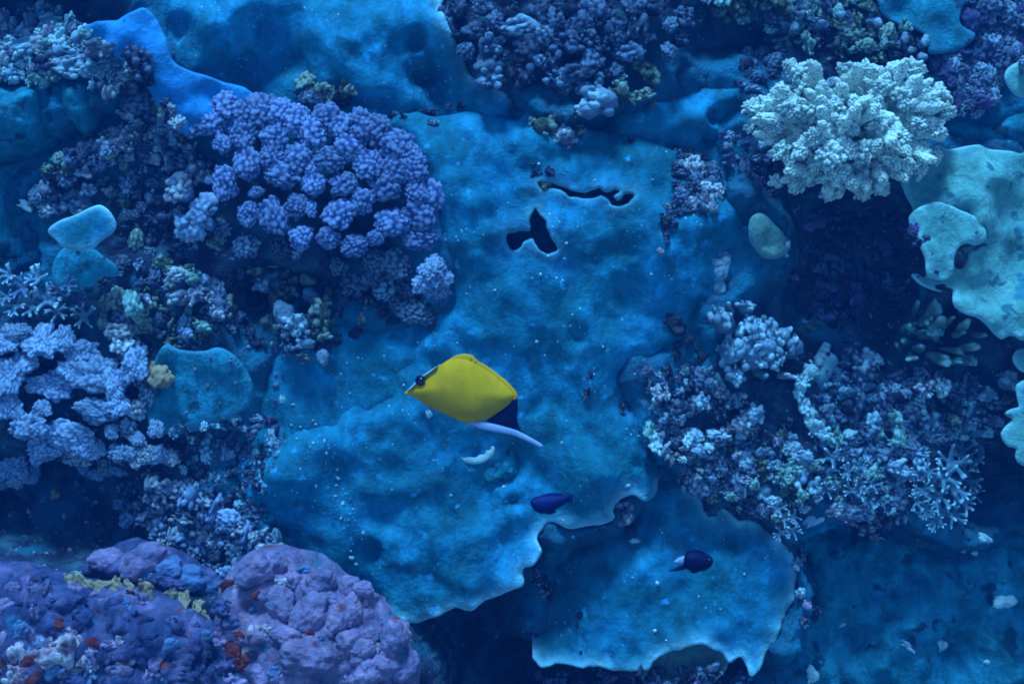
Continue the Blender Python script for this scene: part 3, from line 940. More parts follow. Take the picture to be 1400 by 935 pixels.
def coral_arm(seed):
    """a stout arm of branching coral, base at the origin, tip near (1, 0, 0.15): forked lobes covered in nubs"""
    r_ = np.random.default_rng(seed)
    bl = limb((0, 0, -0.1), (0.55, 0, 0.0), 0.085, 0.09, 10)
    nt = 3 + seed % 3
    for i in range(nt):
        a = (i - (nt - 1) / 2) * 0.62 + r_.uniform(-0.15, 0.15)
        p = np.array((r_.uniform(0.35, 0.6), r_.uniform(-0.05, 0.05), 0.0))
        l = r_.uniform(0.34, 0.5)
        q = p + np.array((l * math.cos(a), l * math.sin(a), r_.uniform(0.0, 0.2)))
        bl += limb(p, q, 0.088, 0.082, 6)
        for j in range(2):
            aa = a + r_.uniform(-1.1, 1.1)
            bl += limb(q, q + 0.15 * np.array((math.cos(aa), math.sin(aa), r_.uniform(-0.2, 0.6))), 0.075, 0.065, 4)
    for j in range(6):
        t = r_.uniform(0.15, 0.7)
        aa = r_.uniform(0, 6.28)
        c = np.array((t, 0, 0))
        bl += limb(c, c + 0.22 * np.array((0.5, math.cos(aa), abs(math.sin(aa)))), 0.075, 0.065, 4)
    return nubbify(remesh(bl, 0.0125, 0.015, 6, seed), 0.034, 0.05, seed)


def chip_mesh(seed, flat=0.35, pts=12):
    r_ = np.random.default_rng(seed)
    bm = bmesh.new()
    for i in range(pts):
        a = r_.uniform(0, 6.28)
        d = r_.uniform(0.7, 1.0)
        bm.verts.new((d * math.cos(a), d * math.sin(a), r_.uniform(-1, 1) * flat))
    g = bmesh.ops.convex_hull(bm, input=bm.verts)
    bmesh.ops.delete(bm, geom=[e for e in g['geom_interior'] if isinstance(e, bmesh.types.BMVert)], context='VERTS')
    bmesh.ops.bevel(bm, geom=list(bm.edges), offset=0.10, segments=2, affect='EDGES')
    me = bpy.data.meshes.new('chip')
    bm.to_mesh(me)
    bm.free()
    me.polygons.foreach_set('use_smooth', [True] * len(me.polygons))
    return me


def clump_mesh(seed, n=24, r0=0.12, r1=0.30, voxel=0.062):
    """a lump of reef crowded with small growths"""
    r_ = np.random.default_rng(seed)
    bl = [((0, 0, -0.45), (0.75, 0.7, 0.8)), (tuple(r_.normal(0, 0.22, 3)), r_.uniform(0.45, 0.6))]
    nb = len(bl)
    for i in range(n):
        d = r_.normal(size=3)
        d[2] = abs(d[2]) * 0.9
        d /= np.linalg.norm(d)
        k = r_.uniform(0.5, 0.95)
        c = d * np.array((k, k, k * 0.8))
        r = r0 + (r1 - r0) * r_.random() ** 2
        bl.append((tuple(c), (r * r_.uniform(0.7, 1.3), r * r_.uniform(0.7, 1.3), r)))
    cs = np.array([b[0] for b in bl[nb:]])
    rs = np.array([b[1][2] for b in bl[nb:]])
    on = r_.random(n) < 0.5

    def tp(co, d):
        q = np.sqrt(((co[:, None] - cs[None]) ** 2).sum(2)) / rs[None]
        return np.exp(-(np.where(on[None], q, 9).min(1) / 1.05) ** 4) * np.clip(co[:, 2] * 1.2 + 0.7, 0, 1)
    return remesh(bl, voxel, 0.07, 4.0, seed, tip=tp)


CLUMPS = [clump_mesh(900 + s, n=16 + 4 * (s % 4)) for s in range(12)]
HEADS = [nub_head(s, nubs=62, nub_r=0.185, nub_h=0.22, lobes=0.36, flat=0.6) for s in range(9)]
FLATHEADS = [nub_head(40 + s, nubs=150, nub_r=0.118, nub_h=0.15, lobes=0.6, flat=0.5) for s in range(8)]
KNOBS = CLUMPS
WHEADS = [nub_head(80 + s, nubs=84, nub_r=0.155, nub_h=0.30, lobes=0.75, flat=0.75) for s in range(7)]
WARTS = [nub_head(60 + s, nubs=36, nub_r=0.25, nub_h=0.28, lobes=0.5, flat=0.75, sub=4) for s in range(6)]
LOBES = [lobe_mesh(200 + s) for s in range(6)]
FINGERS = [finger_mesh(300 + s) for s in range(7)]
STAGS = [staghorn_mesh(400 + s) for s in range(5)]
ARMS = [coral_arm(800 + s) for s in range(6)]
LUMPS = [knob_mesh(650 + s, n=6, noise=0.3) for s in range(4)]
CHIPS = [chip_mesh(500 + s) for s in range(6)]
BALLS = [knob_mesh(600 + s, n=3, noise=0.12) for s in range(3)]


def grow(root, name, proto, m, pos, sx, sy, sz, dirv, spin):
    q = Vector((0, 0, 1)).rotation_difference(Vector(dirv).normalized()) @ Quaternion((0, 0, 1), spin)
    o = put(name, proto, m, root, loc=pos, rot=q)
    o.scale = (sx, sy, sz)
    return o


def colony(name, label, items, protos, m, part='branch', cat='coral', lift=0.0, up=0.5, radial=0.6, zscale=0.9, dome=0.0, group=None, tilt_rand=0.15,
           rest=0.35, grow_k=1.0):
    """a coral colony: an Empty on the rock with one child per branch. items: (x, y, rx[, ry[, lift]]) in photo pixels"""
    items = [tuple(i) + (i[2],) * (4 - len(i)) if len(i) < 4 else tuple(i) for i in items]
    xs = np.array([i[0] for i in items], float)
    ys = np.array([i[1] for i in items], float)
    cx, cy = xs.mean(), ys.mean()
    span = max(np.hypot(xs - cx, ys - cy).max(), 8.0)
    base, _ = cast(cx, cy)
    root = empty(name, base)
    tag(root, label, cat, group)
    for it in items:
        x, y, rx, ry = it[:4]
        h, n = cast(x, y)
        rr = math.hypot(x - cx, y - cy) / span
        if dome:
            hw = base.z + dome * math.sqrt(max(0.0, 1 - 0.8 * rr * rr))
        else:
            hw = h.z
        w = hw + lift + (it[4] if len(it) > 4 else 0.0)
        s = (D - w) / D / 1000
        zz = zscale * 0.5 * (rx + ry) * s
        pos = Vector(P(x, y, w)) - Vector((0, 0, zz * (1 - 2 * rest)))
        dv = Vector((0, 0, 1)) + up * UPL + radial * Vector(((x - cx) / span, -(y - cy) / span, 0))
        dv += Vector((random.uniform(-1, 1), random.uniform(-1, 1), 0)) * tilt_rand
        round_ = abs(rx - ry) < 0.15 * rx
        spin = random.uniform(0, 6.28) if round_ else random.uniform(-0.3, 0.3)
        mm = m if not isinstance(m, (list, tuple)) else random.choice(m)
        pr = random.choice(protos)
        if pr in CLUMPS: rx, ry, zz = rx * 1.3, ry * 1.3, zz * 1.3
        rx, ry, zz = rx * grow_k, ry * grow_k, zz * grow_k
        if part == 'lobe': rx, ry, zz = rx * 1.4, ry * 1.4, zz * 1.3
        grow(root, part, pr, M[mm], pos - base, rx * s, ry * s, zz, dv, spin)
    return root


def fill(poly, n, r0, r1, gap=0.8, seed=1, aspect=0.3):
    """up to n spots inside a photo polygon that keep their distance"""
    r_ = np.random.default_rng(seed)
    p = np.array(poly, float)
    lo, hi = p.min(0), p.max(0)
    out = []
    tries = 0
    gap *= 0.85
    while len(out) < n and tries < n * 60:
        tries += 1
        q = r_.uniform(lo, hi)
        if not inside(q[None], p)[0]: continue
        r = r0 + (r1 - r0) * r_.random() ** 1.6
        if any(math.hypot(q[0] - o[0], q[1] - o[1]) < gap * (r + o[2]) for o in out): continue
        a = r_.uniform(1 - aspect, 1 + aspect)
        out.append((q[0], q[1], r * a, r / a))
    return out


def sc(ox, oy, s, items):
    return [(ox + i[0] / s, oy + i[1] / s, i[2] / s, (i[3] if len(i) > 3 else i[2]) / s) for i in items]
# white branching coral
wb = [((1165, 175), [(1120, 135), (1092, 92)]), ((1160, 175), [(1105, 145), (1065, 128)]), ((1150, 178), [(1090, 160), (1030, 148)]),
      ((1150, 182), [(1080, 178), (1028, 172)]), ((1150, 190), [(1105, 198), (1062, 208)]), ((1150, 195), [(1090, 215), (1064, 244)]),
      ((1155, 198), [(1112, 228), (1092, 256)]), ((1160, 200), [(1138, 235), (1132, 264)]), ((1170, 200), [(1170, 240), (1150, 265)]),
      ((1172, 200), [(1185, 240), (1188, 266)]), ((1180, 198), [(1205, 235), (1216, 256)]), ((1185, 195), [(1225, 215), (1238, 240)]),
      ((1190, 190), [(1240, 200), (1282, 218)]), ((1190, 185), [(1245, 180), (1285, 180)]), ((1190, 180), [(1245, 160), (1298, 152)]),
      ((1185, 172), [(1240, 135), (1282, 122)]), ((1185, 168), [(1225, 115), (1258, 96)]), ((1180, 165), [(1195, 115), (1210, 92)]),
      ((1175, 165), [(1165, 115), (1150, 92)]), ((1165, 170), [(1140, 140), (1120, 122)]), ((1165, 172), [(1170, 140), (1178, 125)]),
      ((1165, 180), [(1140, 175), (1112, 158)]), ((1180, 180), [(1195, 165), (1215, 148)]),
      ((1165, 192), [(1150, 205), (1130, 214)]), ((1180, 186), [(1215, 185), (1240, 190)]), ((1172, 180), [(1172, 170), (1165, 150)]), ((1175, 188), [(1185, 200), (1196, 215)]), ((1168, 186), [(1150, 188), (1142, 186)]),
      ((1182, 178), [(1200, 178), (1212, 172)]), ((1170, 176), [(1185, 150), (1192, 132)])]
bpt, _ = cast(1168, 185)
base_w = bpt.z
root = empty('branching_coral', Vector(P(1168, 185, base_w)))
tag(root, 'white branching coral with stubby knobbed branches, upper right', 'coral')
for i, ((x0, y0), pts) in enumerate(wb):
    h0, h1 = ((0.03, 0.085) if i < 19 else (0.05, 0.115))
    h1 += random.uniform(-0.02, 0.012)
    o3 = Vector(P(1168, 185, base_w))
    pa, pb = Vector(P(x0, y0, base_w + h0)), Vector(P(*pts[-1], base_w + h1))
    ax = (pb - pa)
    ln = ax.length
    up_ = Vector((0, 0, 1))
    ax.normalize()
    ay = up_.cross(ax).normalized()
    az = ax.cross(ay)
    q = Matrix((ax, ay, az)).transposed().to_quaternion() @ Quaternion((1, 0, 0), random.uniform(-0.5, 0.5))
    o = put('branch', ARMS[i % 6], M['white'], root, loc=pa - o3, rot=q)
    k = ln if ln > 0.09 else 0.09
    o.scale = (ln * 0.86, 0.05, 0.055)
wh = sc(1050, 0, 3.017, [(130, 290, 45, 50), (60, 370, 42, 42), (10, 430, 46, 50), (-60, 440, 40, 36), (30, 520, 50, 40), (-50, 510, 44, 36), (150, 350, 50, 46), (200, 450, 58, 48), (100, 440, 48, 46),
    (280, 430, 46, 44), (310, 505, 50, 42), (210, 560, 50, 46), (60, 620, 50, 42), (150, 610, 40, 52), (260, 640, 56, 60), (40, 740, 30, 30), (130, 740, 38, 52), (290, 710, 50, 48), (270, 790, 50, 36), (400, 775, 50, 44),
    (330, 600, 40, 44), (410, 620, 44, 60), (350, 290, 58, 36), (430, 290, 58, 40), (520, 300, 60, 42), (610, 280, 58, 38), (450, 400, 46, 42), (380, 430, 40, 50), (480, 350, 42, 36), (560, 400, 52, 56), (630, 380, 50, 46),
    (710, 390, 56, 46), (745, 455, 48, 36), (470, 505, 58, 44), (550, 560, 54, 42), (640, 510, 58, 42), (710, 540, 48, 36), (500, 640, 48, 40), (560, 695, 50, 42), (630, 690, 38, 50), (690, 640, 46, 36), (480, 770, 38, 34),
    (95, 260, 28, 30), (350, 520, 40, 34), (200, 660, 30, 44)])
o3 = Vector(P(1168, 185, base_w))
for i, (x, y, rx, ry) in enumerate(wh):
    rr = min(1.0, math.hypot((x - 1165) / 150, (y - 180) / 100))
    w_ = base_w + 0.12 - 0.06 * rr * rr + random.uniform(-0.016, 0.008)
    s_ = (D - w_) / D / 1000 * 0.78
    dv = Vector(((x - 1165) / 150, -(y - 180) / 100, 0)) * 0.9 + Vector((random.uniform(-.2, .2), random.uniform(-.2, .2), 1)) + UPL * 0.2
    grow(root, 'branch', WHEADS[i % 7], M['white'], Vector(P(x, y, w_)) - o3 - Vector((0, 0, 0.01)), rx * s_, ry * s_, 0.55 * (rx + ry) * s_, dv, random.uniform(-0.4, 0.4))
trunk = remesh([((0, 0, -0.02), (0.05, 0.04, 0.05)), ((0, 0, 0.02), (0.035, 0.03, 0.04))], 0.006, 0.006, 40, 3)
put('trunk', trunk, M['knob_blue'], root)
# ------------------------------------------------------------------ coral colonies
colony('cauliflower_coral', 'large purple cauliflower coral with rounded warty heads, upper left', sc(230, 110, 2.75, [
    (100, 150, 58), (170, 155, 50), (215, 90, 58), (290, 110, 58), (280, 195, 56), (350, 110, 58), (420, 120, 56), (395, 210, 52), (480, 145, 58),
    (540, 190, 58), (590, 140, 58), (650, 165, 52), (720, 160, 58), (785, 185, 58), (855, 240, 58), (900, 275, 44), (295, 305, 52, 72), (210, 380, 48, 64),
    (205, 240, 36), (390, 285, 44), (422, 352, 70, 50), (490, 285, 55), (545, 385, 42, 48), (610, 295, 64, 46), (680, 245, 56), (660, 392, 55, 42),
    (750, 315, 52), (810, 400, 64, 54), (850, 335, 56), (925, 335, 50), (1005, 430, 56, 60), (935, 425, 46), (300, 500, 45, 42), (397, 515, 50, 70),
    (480, 475, 42, 48), (535, 480, 22, 35), (640, 500, 60, 55), (730, 450, 46), (840, 535, 66, 52), (950, 500, 62), (600, 590, 42), (700, 620, 55, 42),
    (950, 590, 66, 48), (1028, 600, 32), (500, 590, 42), (150, 378, 14), (540, 330, 30), (330, 420, 30, 20), (780, 590, 30)]),
    HEADS, 'purple', lift=0.0, dome=0.065, radial=0.3, up=0.15, zscale=0.8, grow_k=0.92)
colony('cauliflower_coral', 'single bright pale lobe of cauliflower coral at the lower right of the purple coral', sc(230, 110, 2.75, [
    (1000, 700, 46, 44), (975, 760, 44, 50), (1040, 740, 30), (1010, 790, 36, 40), (990, 735, 46)]), FLATHEADS, 'lilac', lift=0.06, zscale=0.8)
colony('cauliflower_coral', 'dull warty coral heads under the lower edge of the purple coral', sc(230, 110, 2.75, [
    (430, 630, 45), (290, 625, 50, 40), (780, 680, 44), (860, 685, 52), (700, 760, 48), (820, 775, 52), (760, 740, 30), (900, 770, 40), (920, 870, 56, 40),
    (860, 840, 32), (960, 890, 40, 30), (640, 700, 30), (480, 640, 26)]), HEADS, ['knob_blue', 'knob_blue', 'knob_dark'], lift=0.015, zscale=0.8)

colony('knobbly_coral', 'dull lilac knobs filling the heart of the white branching coral', fill([(1110, 110), (1220, 110), (1230, 200), (1150, 230), (1080, 190)], 16, 9, 15, 0.8, 5),
       WARTS, ['knob_blue', 'lilac'], part='knob', lift=0.055)

# lilac table coral, left
L1 = sc(0, 310, 3.017, [(170, 480, 60, 66), (40, 600, 50, 76), (20, 740, 60), (110, 820, 70, 56), (200, 650, 82, 52), (330, 520, 60, 52), (400, 620, 86, 66),
                        (470, 650, 50), (550, 570, 52, 62), (400, 760, 96, 46), (170, 750, 40, 30), (280, 860, 90, 50), (180, 910, 66, 44), (340, 890, 50),
                        (60, 440, 54, 44), (260, 470, 42, 50), (490, 740, 40), (20, 480, 40), (110, 560, 44), (290, 590, 50, 40), (-30, 650, 50, 60)])
colony('table_coral', 'pale lilac table coral with crowded frilled heads at the left edge', L1, FLATHEADS, 'lilac', lift=0.03, up=0.4, radial=0.25, zscale=0.75)
L2 = sc(0, 560, 4.25, [(235, 235, 80, 62), (380, 180, 90, 56), (450, 260, 84, 60), (330, 110, 50, 36), (560, 230, 50), (620, 330, 60), (700, 250, 70, 50),
                       (790, 170, 46), (800, 260, 70, 56), (900, 110, 40, 54), (900, 270, 66, 46), (980, 275, 46, 50), (700, 360, 60, 30), (60, 330, 76, 76),
                       (100, 400, 50), (180, 380, 44, 54), (570, 380, 60, 30), (650, 130, 40), (480, 330, 40), (20, 420, 40)])
colony('table_coral', 'pale lilac frilled coral on the left, spreading just below the table coral', L2, FLATHEADS, ['lilac', 'lilac', 'knob_pale'], lift=0.025, up=0.4,
       radial=0.25, zscale=0.7)
colony('staghorn_coral', 'small pale staghorn coral at the left edge, above the lilac table coral', sc(0, 310, 3.017, [
    (30, 200, 46), (90, 250, 56), (150, 210, 50), (190, 300, 60), (240, 260, 46), (120, 320, 56), (300, 300, 50), (345, 370, 52), (60, 330, 46), (280, 240, 36),
    (230, 350, 44), (20, 290, 40)]), STAGS, ['finger', 'finger', 'lilac'], lift=0.02, up=0.6, zscale=0.8)
colony('rubble_coral', 'pale pinkish rubble of small knobs between the mauve lobes and the lilac coral, lower left',
       fill([(165, 672), (215, 655), (260, 672), (300, 700), (345, 722), (385, 735), (380, 770), (300, 790), (240, 745), (190, 725), (160, 700)], 75, 7, 17, 0.6, 21),
       KNOBS + WARTS, ['knob_pale', 'knob_pale', 'lilac', 'knob_blue'], part='knob', lift=0.012)
colony('tube_sponge', 'two pale round balls poking out beside the pale rubble, lower left', [(178, 692, 11, 10), (193, 704, 9), (163, 667, 8)], BALLS, 'knob_pale', part='ball',
       cat='sponge', lift=0.02)

# mauve lobed coral and the crusted mound beside it
def embed(thing, name, items, protos, m, z=0.8, k=1.0, rest=0.15):
    """pieces half sunk into a coral crust, as its parts; items in photo pixels"""
    bpy.context.view_layer.update()
    bv = local_bvh([thing])
    mi = (RX.inverted() @ thing.matrix_world).inverted()
    for it in items:
        x, y, rx, ry = it[:4]
        h = bv.ray_cast(CAMP, (Vector(P(x, y, 0)) - CAMP).normalized())[0]
        if h is None: continue
        s_ = (D - h.z) / D / 1000 * k
        mm = m if isinstance(m, str) else random.choice(m)
        o = put(name, random.choice(protos), M[mm])
        o.parent = thing
        o.location = mi @ (h + Vector((0, 0, (rest - 0.45) * z * 0.5 * (rx + ry) * s_)))
        o.rotation_euler = (random.uniform(-.35, .35), random.uniform(-.35, .35), random.uniform(-.4, .4) if abs(rx - ry) > 0.1 * rx else random.uniform(0, 6.28))
        o.scale = (rx * s_, ry * s_, z * 0.5 * (rx + ry) * s_)


mauve = sheet('lobed_coral', [(296, 805), (318, 772), (350, 752), (385, 748), (440, 762), (470, 785), (505, 800), (535, 832), (556, 862), (570, 900), (574, 960), (560, 1010), (240, 1010), (272, 900), (288, 845)], 0.07,
              'mauve coral of big smooth rounded lobes at the bottom left', m='lobe', dome=0.025, lump=0.024, lump_s=12, fine=0.006, cobble=(24, 0.024), spacing=0.006, wav=0.005, keep=[(520, 815), (556, 862), (570, 900), (574, 960)])
embed(mauve, 'lobe', sc(300, 720, 4.35, [
    (200, 270, 110, 90), (320, 230, 80, 80), (590, 340, 100, 90), (350, 450, 110, 110), (540, 520, 110, 130), (780, 360, 66, 58), (860, 370, 56, 60),
    (790, 500, 72, 110), (710, 560, 60, 90), (400, 650, 100, 66), (540, 780, 170, 110), (760, 680, 76, 80), (840, 740, 80, 80),
    (1040, 660, 90, 110), (980, 820, 110, 100), (1100, 830, 80, 110), (860, 880, 110, 90), (450, 870, 110, 100), (240, 890, 66, 70), (440, 330, 60, 60), (900, 640, 50, 50), (650, 420, 60, 60)]), LOBES, 'lobe', 0.95, 1.25, 0.42)
embed(mauve, 'red_crust', [(312, 800, 12, 9), (328, 870, 10, 8), (425, 868, 8, 6), (457, 870, 8, 7), (385, 925, 12, 8), (350, 815, 9, 6)], CLUMPS, 'red', 0.4, 1.2)
embed(mauve, 'pink_crust', [(335, 885, 14, 16), (345, 860, 10, 10), (322, 805, 12, 8)], LUMPS, 'pink', 0.6)
blue_lobes = sheet('lobed_coral', [(105, 775), (140, 752), (170, 742), (215, 745), (255, 765), (290, 790), (318, 815), (330, 850), (300, 860), (262, 840), (210, 815), (150, 805), (110, 795)], 0.045,
                   'blue-violet low lobed coral along the upper rim of the crusted mound', m='crust', dome=0.015, lump=0.018, lump_s=14, fine=0.004, cobble=(26, 0.016), spacing=0.006, wav=0.005, keep=[])
embed(blue_lobes, 'lobe', sc(0, 740, 4.375, [
    (860, 130, 150, 110), (640, 120, 100, 90), (1000, 170, 90, 70), (1130, 230, 110, 80), (1230, 290, 90, 70), (1330, 390, 90, 80), (480, 220, 90, 60)]), LOBES, ['lobe_blue', 'lobe_blue', 'lobe'], 0.8, 1.2, 0.4)
mound = sheet('crusted_mound', [(-80, 780), (0, 772), (40, 776), (90, 790), (140, 800), (190, 806), (240, 815), (285, 845), (320, 880), (345, 960), (220, 1000), (-80, 1000)],
              0.09, 'violet crusted mound with red and pink patches in the bottom left corner', m='crust', dome=0.04, lump=0.026, lump_s=16, fine=0.009, cobble=(30, 0.012), spacing=0.006, keep=[])
bpy.context.view_layer.update()
MS = local_bvh([mound])


def on_mound(name, x, y, rx, ry, m, protos, z=0.3):
    h = MS.ray_cast(CAMP, (Vector(P(x, y, 0)) - CAMP).normalized())[0] or Vector(P(x, y, 0.1))
    s = (D - h.z) / D / 1000
    o = put(name, random.choice(protos), M[m])
    o.parent = mound
    mi = (RX.inverted() @ mound.matrix_world).inverted()
    o.location = mi @ (h - Vector((0, 0, 0.2 * z * rx * s)))
    o.rotation_euler = (random.uniform(-.3, .3), random.uniform(-.3, .3), random.uniform(0, 6))
    o.scale = (rx * s, ry * s, z * 0.5 * (rx + ry) * s)
    return o


embed(mound, 'knob', fill([(0, 785), (90, 800), (200, 825), (280, 850), (315, 890), (320, 935), (0, 935)], 70, 8, 20, 0.62, 301), CLUMPS + LOBES, ['crust', 'crust', 'lobe_blue', 'lobe'], 0.5, 1.15, 0.1)
embed(mauve, 'knob', fill([(310, 800), (360, 765), (440, 770), (520, 820), (565, 900), (560, 935), (290, 935)], 34, 6, 13, 0.8, 303), CLUMPS, ['lobe', 'lobe_blue', 'lobe', 'pink'], 0.6, 1.1, 0.2)
embed(blue_lobes, 'knob', fill([(130, 760), (200, 748), (270, 780), (320, 820), (300, 850), (200, 810)], 22, 6, 13, 0.7, 305), CLUMPS, ['lobe_blue', 'lobe', 'crust'], 0.6, 1.15, 0.2)
for x, y, rx, ry in [(60, 905, 26, 20), (88, 892, 26, 18), (110, 915, 26, 18), (66, 892, 18, 12), (80, 902, 16, 14), (92, 912, 18, 14), (104, 922, 20, 12), (100, 885, 22, 16), (118, 900, 16, 12), (25, 893, 16, 10), (22, 925, 14, 16),
                     (8, 905, 14, 12), (128, 908, 12, 8), (54, 884, 12, 10), (166, 880, 9, 12), (336, 888, 10, 12), (175, 902, 8, 14)]:
    on_mound('pink_crust', x, y, rx * 1.35, ry * 1.35, 'pink', LUMPS + KNOBS, 0.45)
for x, y, rx, ry in [(78, 854, 10, 12), (26, 864, 12, 7), (54, 878, 12, 8), (124, 880, 14, 10), (84, 878, 8, 7), (5, 902, 9, 8), (36, 905, 8, 14), (44, 925, 12, 10), (188, 800, 12, 9),
                     (178, 812, 8, 7)]:
    on_mound('red_crust', x, y, rx * 1.1, ry * 1.1, 'red', CLUMPS, 0.25)
for x, y, rx, ry in [(96, 798, 14, 8), (112, 801, 20, 8), (128, 803, 18, 8), (144, 804, 18, 8), (160, 803, 16, 8), (176, 804, 14, 8), (198, 808, 18, 14), (214, 806, 18, 14), (200, 818, 14, 10), (232, 814, 16, 10), (250, 822, 16, 9), (266, 832, 16, 9), (284, 842, 14, 8)]:
    on_mound('yellow_crust', x, y + random.uniform(-4, 4), rx * 1.2, ry * 1.3, 'yellow_crust', CLUMPS, 0.3)

colony('rubble_coral', 'rusty and pink lumps in the seam between the violet mound and the mauve lobes', [(300, 832, 13, 10), (312, 850, 15, 12), (306, 872, 14, 12), (318, 890, 14, 16), (312, 912, 16, 14), (322, 932, 16, 13), (330, 905, 10)],
       CLUMPS + LOBES, ['lobe', 'pink', 'crust', 'lobe', 'red'], part='knob', lift=0.085)
# dark knobbly coral, top centre
TK = sc(590, 0, 3.784, [(450, 135, 80, 50), (500, 250, 66, 56), (215, 160, 46, 40), (310, 215, 56), (470, 380, 60, 70), (620, 300, 50, 66), (690, 220, 80, 60), (580, 165, 46),
                        (740, 380, 90, 56), (640, 400, 60, 50), (830, 310, 50), (880, 400, 46), (910, 140, 60, 66), (760, 120, 60, 50), (800, 190, 46), (880, 230, 40), (1020, 270, 60, 50),
                        (1050, 120, 50, 90), (700, 50, 66, 46), (560, 40, 60), (640, 100, 50), (260, 30, 56, 40), (130, 40, 50), (70, 60, 40), (80, 110, 36), (330, 110, 40), (110, 170, 30),
                        (180, 260, 40), (690, 460, 34), (790, 460, 40, 30), (830, 30, 60), (900, 60, 50), (960, 200, 40), (1130, 200, 30), (550, 310, 36), (420, 60, 46), (1160, 30, 60, 40),
                        (1310, 90, 50), (1230, 130, 36), (1230, 270, 40), (1290, 200, 40), (1050, 30, 50), (330, 160, 36), (960, 360, 34)])
colony('knobbly_coral', 'dark knobbly coral mass at the top centre', TK, CLUMPS + WARTS, ['knob_dark', 'knob_dark', 'knob_blue'], part='knob', dome=0.04, up=0.4, radial=0.35)
colony('rubble_coral', 'pale greenish knobs on the right flank of the dark knobbly coral, top centre', sc(590, 0, 3.784, [
    (980, 470, 56, 66), (1040, 510, 20, 26), (1075, 330, 50, 40), (1140, 390, 46, 60), (1100, 490, 46, 30), (870, 520, 90, 70), (800, 570, 66, 40), (980, 400, 26), (1140, 540, 20), (755, 595, 26, 14),
    (1010, 270, 30)]),
    KNOBS, ['finger', 'finger_green', 'knob_green'], part='knob', lift=0.03)
colony('tube_coral', 'pale rimmed stump of coral hanging at the left flank of the dark knobbly coral', [(671, 62, 17, 16), (672, 85, 20, 22), (668, 105, 20, 16), (680, 112, 12, 9)],
       CLUMPS, 'knob_blue', part='knob', lift=0.04)
colony('rubble_coral', 'pale pinkish lumps below the dark knobbly coral, on the blue crust', [(748, 172, 18, 16), (766, 182, 16, 14), (792, 180, 9, 9), (738, 165, 12), (778, 190, 10)], KNOBS,
       ['knob_pale', 'knob_green'], part='knob', lift=0.012)

# rubble, upper left
colony('rubble_coral', 'pale greenish rubble heap in the top left corner',
       fill([(-10, 25), (40, 25), (48, 5), (80, 12), (110, 40), (150, 75), (180, 90), (170, 120), (140, 135), (110, 100), (60, 115), (-10, 110)], 80, 6, 16, 0.6, 31),
       KNOBS, ['shell', 'finger_green', 'finger', 'knob_pale', 'finger'], part='knob', lift=0.02)
colony('tube_sponge', 'pale round ball on the dark hole beside the bright blue plate, upper left', [(176, 104, 11, 10)], BALLS, 'finger_green', part='ball', cat='sponge', lift=0.03)
colony('rubble_coral', 'dark lumps around the pale ball beside the bright blue plate', [(186, 78, 15, 17), (192, 95, 14), (176, 120, 16, 12), (195, 125, 12), (200, 108, 10), (70, 88, 24, 16)],
       KNOBS, 'knob_dark', part='knob', lift=0.02)
colony('rubble_coral', 'pale knobbly coral rubble running left from the purple coral to the bright plate',
       fill([(190, 130), (235, 140), (250, 190), (290, 240), (250, 250), (215, 215), (170, 225), (130, 225), (90, 250), (55, 240), (70, 215), (130, 195), (165, 170)], 70, 6, 15, 0.62, 41),
       KNOBS + WARTS, ['knob_pale', 'knob_blue', 'knob_dark', 'knob_pale', 'knob_green'], part='knob', lift=0.015)
colony('rubble_coral', 'lilac and grey knobs just above the small round blue plate', [(60, 258, 12), (50, 270, 12, 10), (72, 268, 12, 10), (108, 272, 15, 18), (98, 262, 12), (82, 280, 12), (65, 285, 12, 9),
                                                                              (120, 258, 10), (150, 262, 9), (90, 245, 12), (112, 285, 14, 12)],
       WARTS + KNOBS, ['knob_pale', 'lilac', 'knob_blue'], part='knob', lift=0.02)
colony('rubble_coral', 'pale lilac knobs in the dark gap left of the purple coral', [(244, 258, 16), (255, 312, 14, 17), (272, 298, 14), (280, 282, 14), (265, 315, 12, 14), (285, 305, 12), (236, 250, 10), (255, 265, 12)],
       LOBES + WARTS, ['knob_pale', 'lilac'], part='knob', lift=0.03)
colony('rubble_coral', 'dark blue and olive knobs scattered in the hollow left of the purple coral',
       fill([(120, 230), (240, 225), (320, 320), (330, 345), (170, 345), (160, 290)], 45, 6, 15, 0.75, 51), KNOBS + WARTS, ['knob_dark', 'knob_blue', 'knob_green', 'knob_dark'], part='knob', lift=0.005)
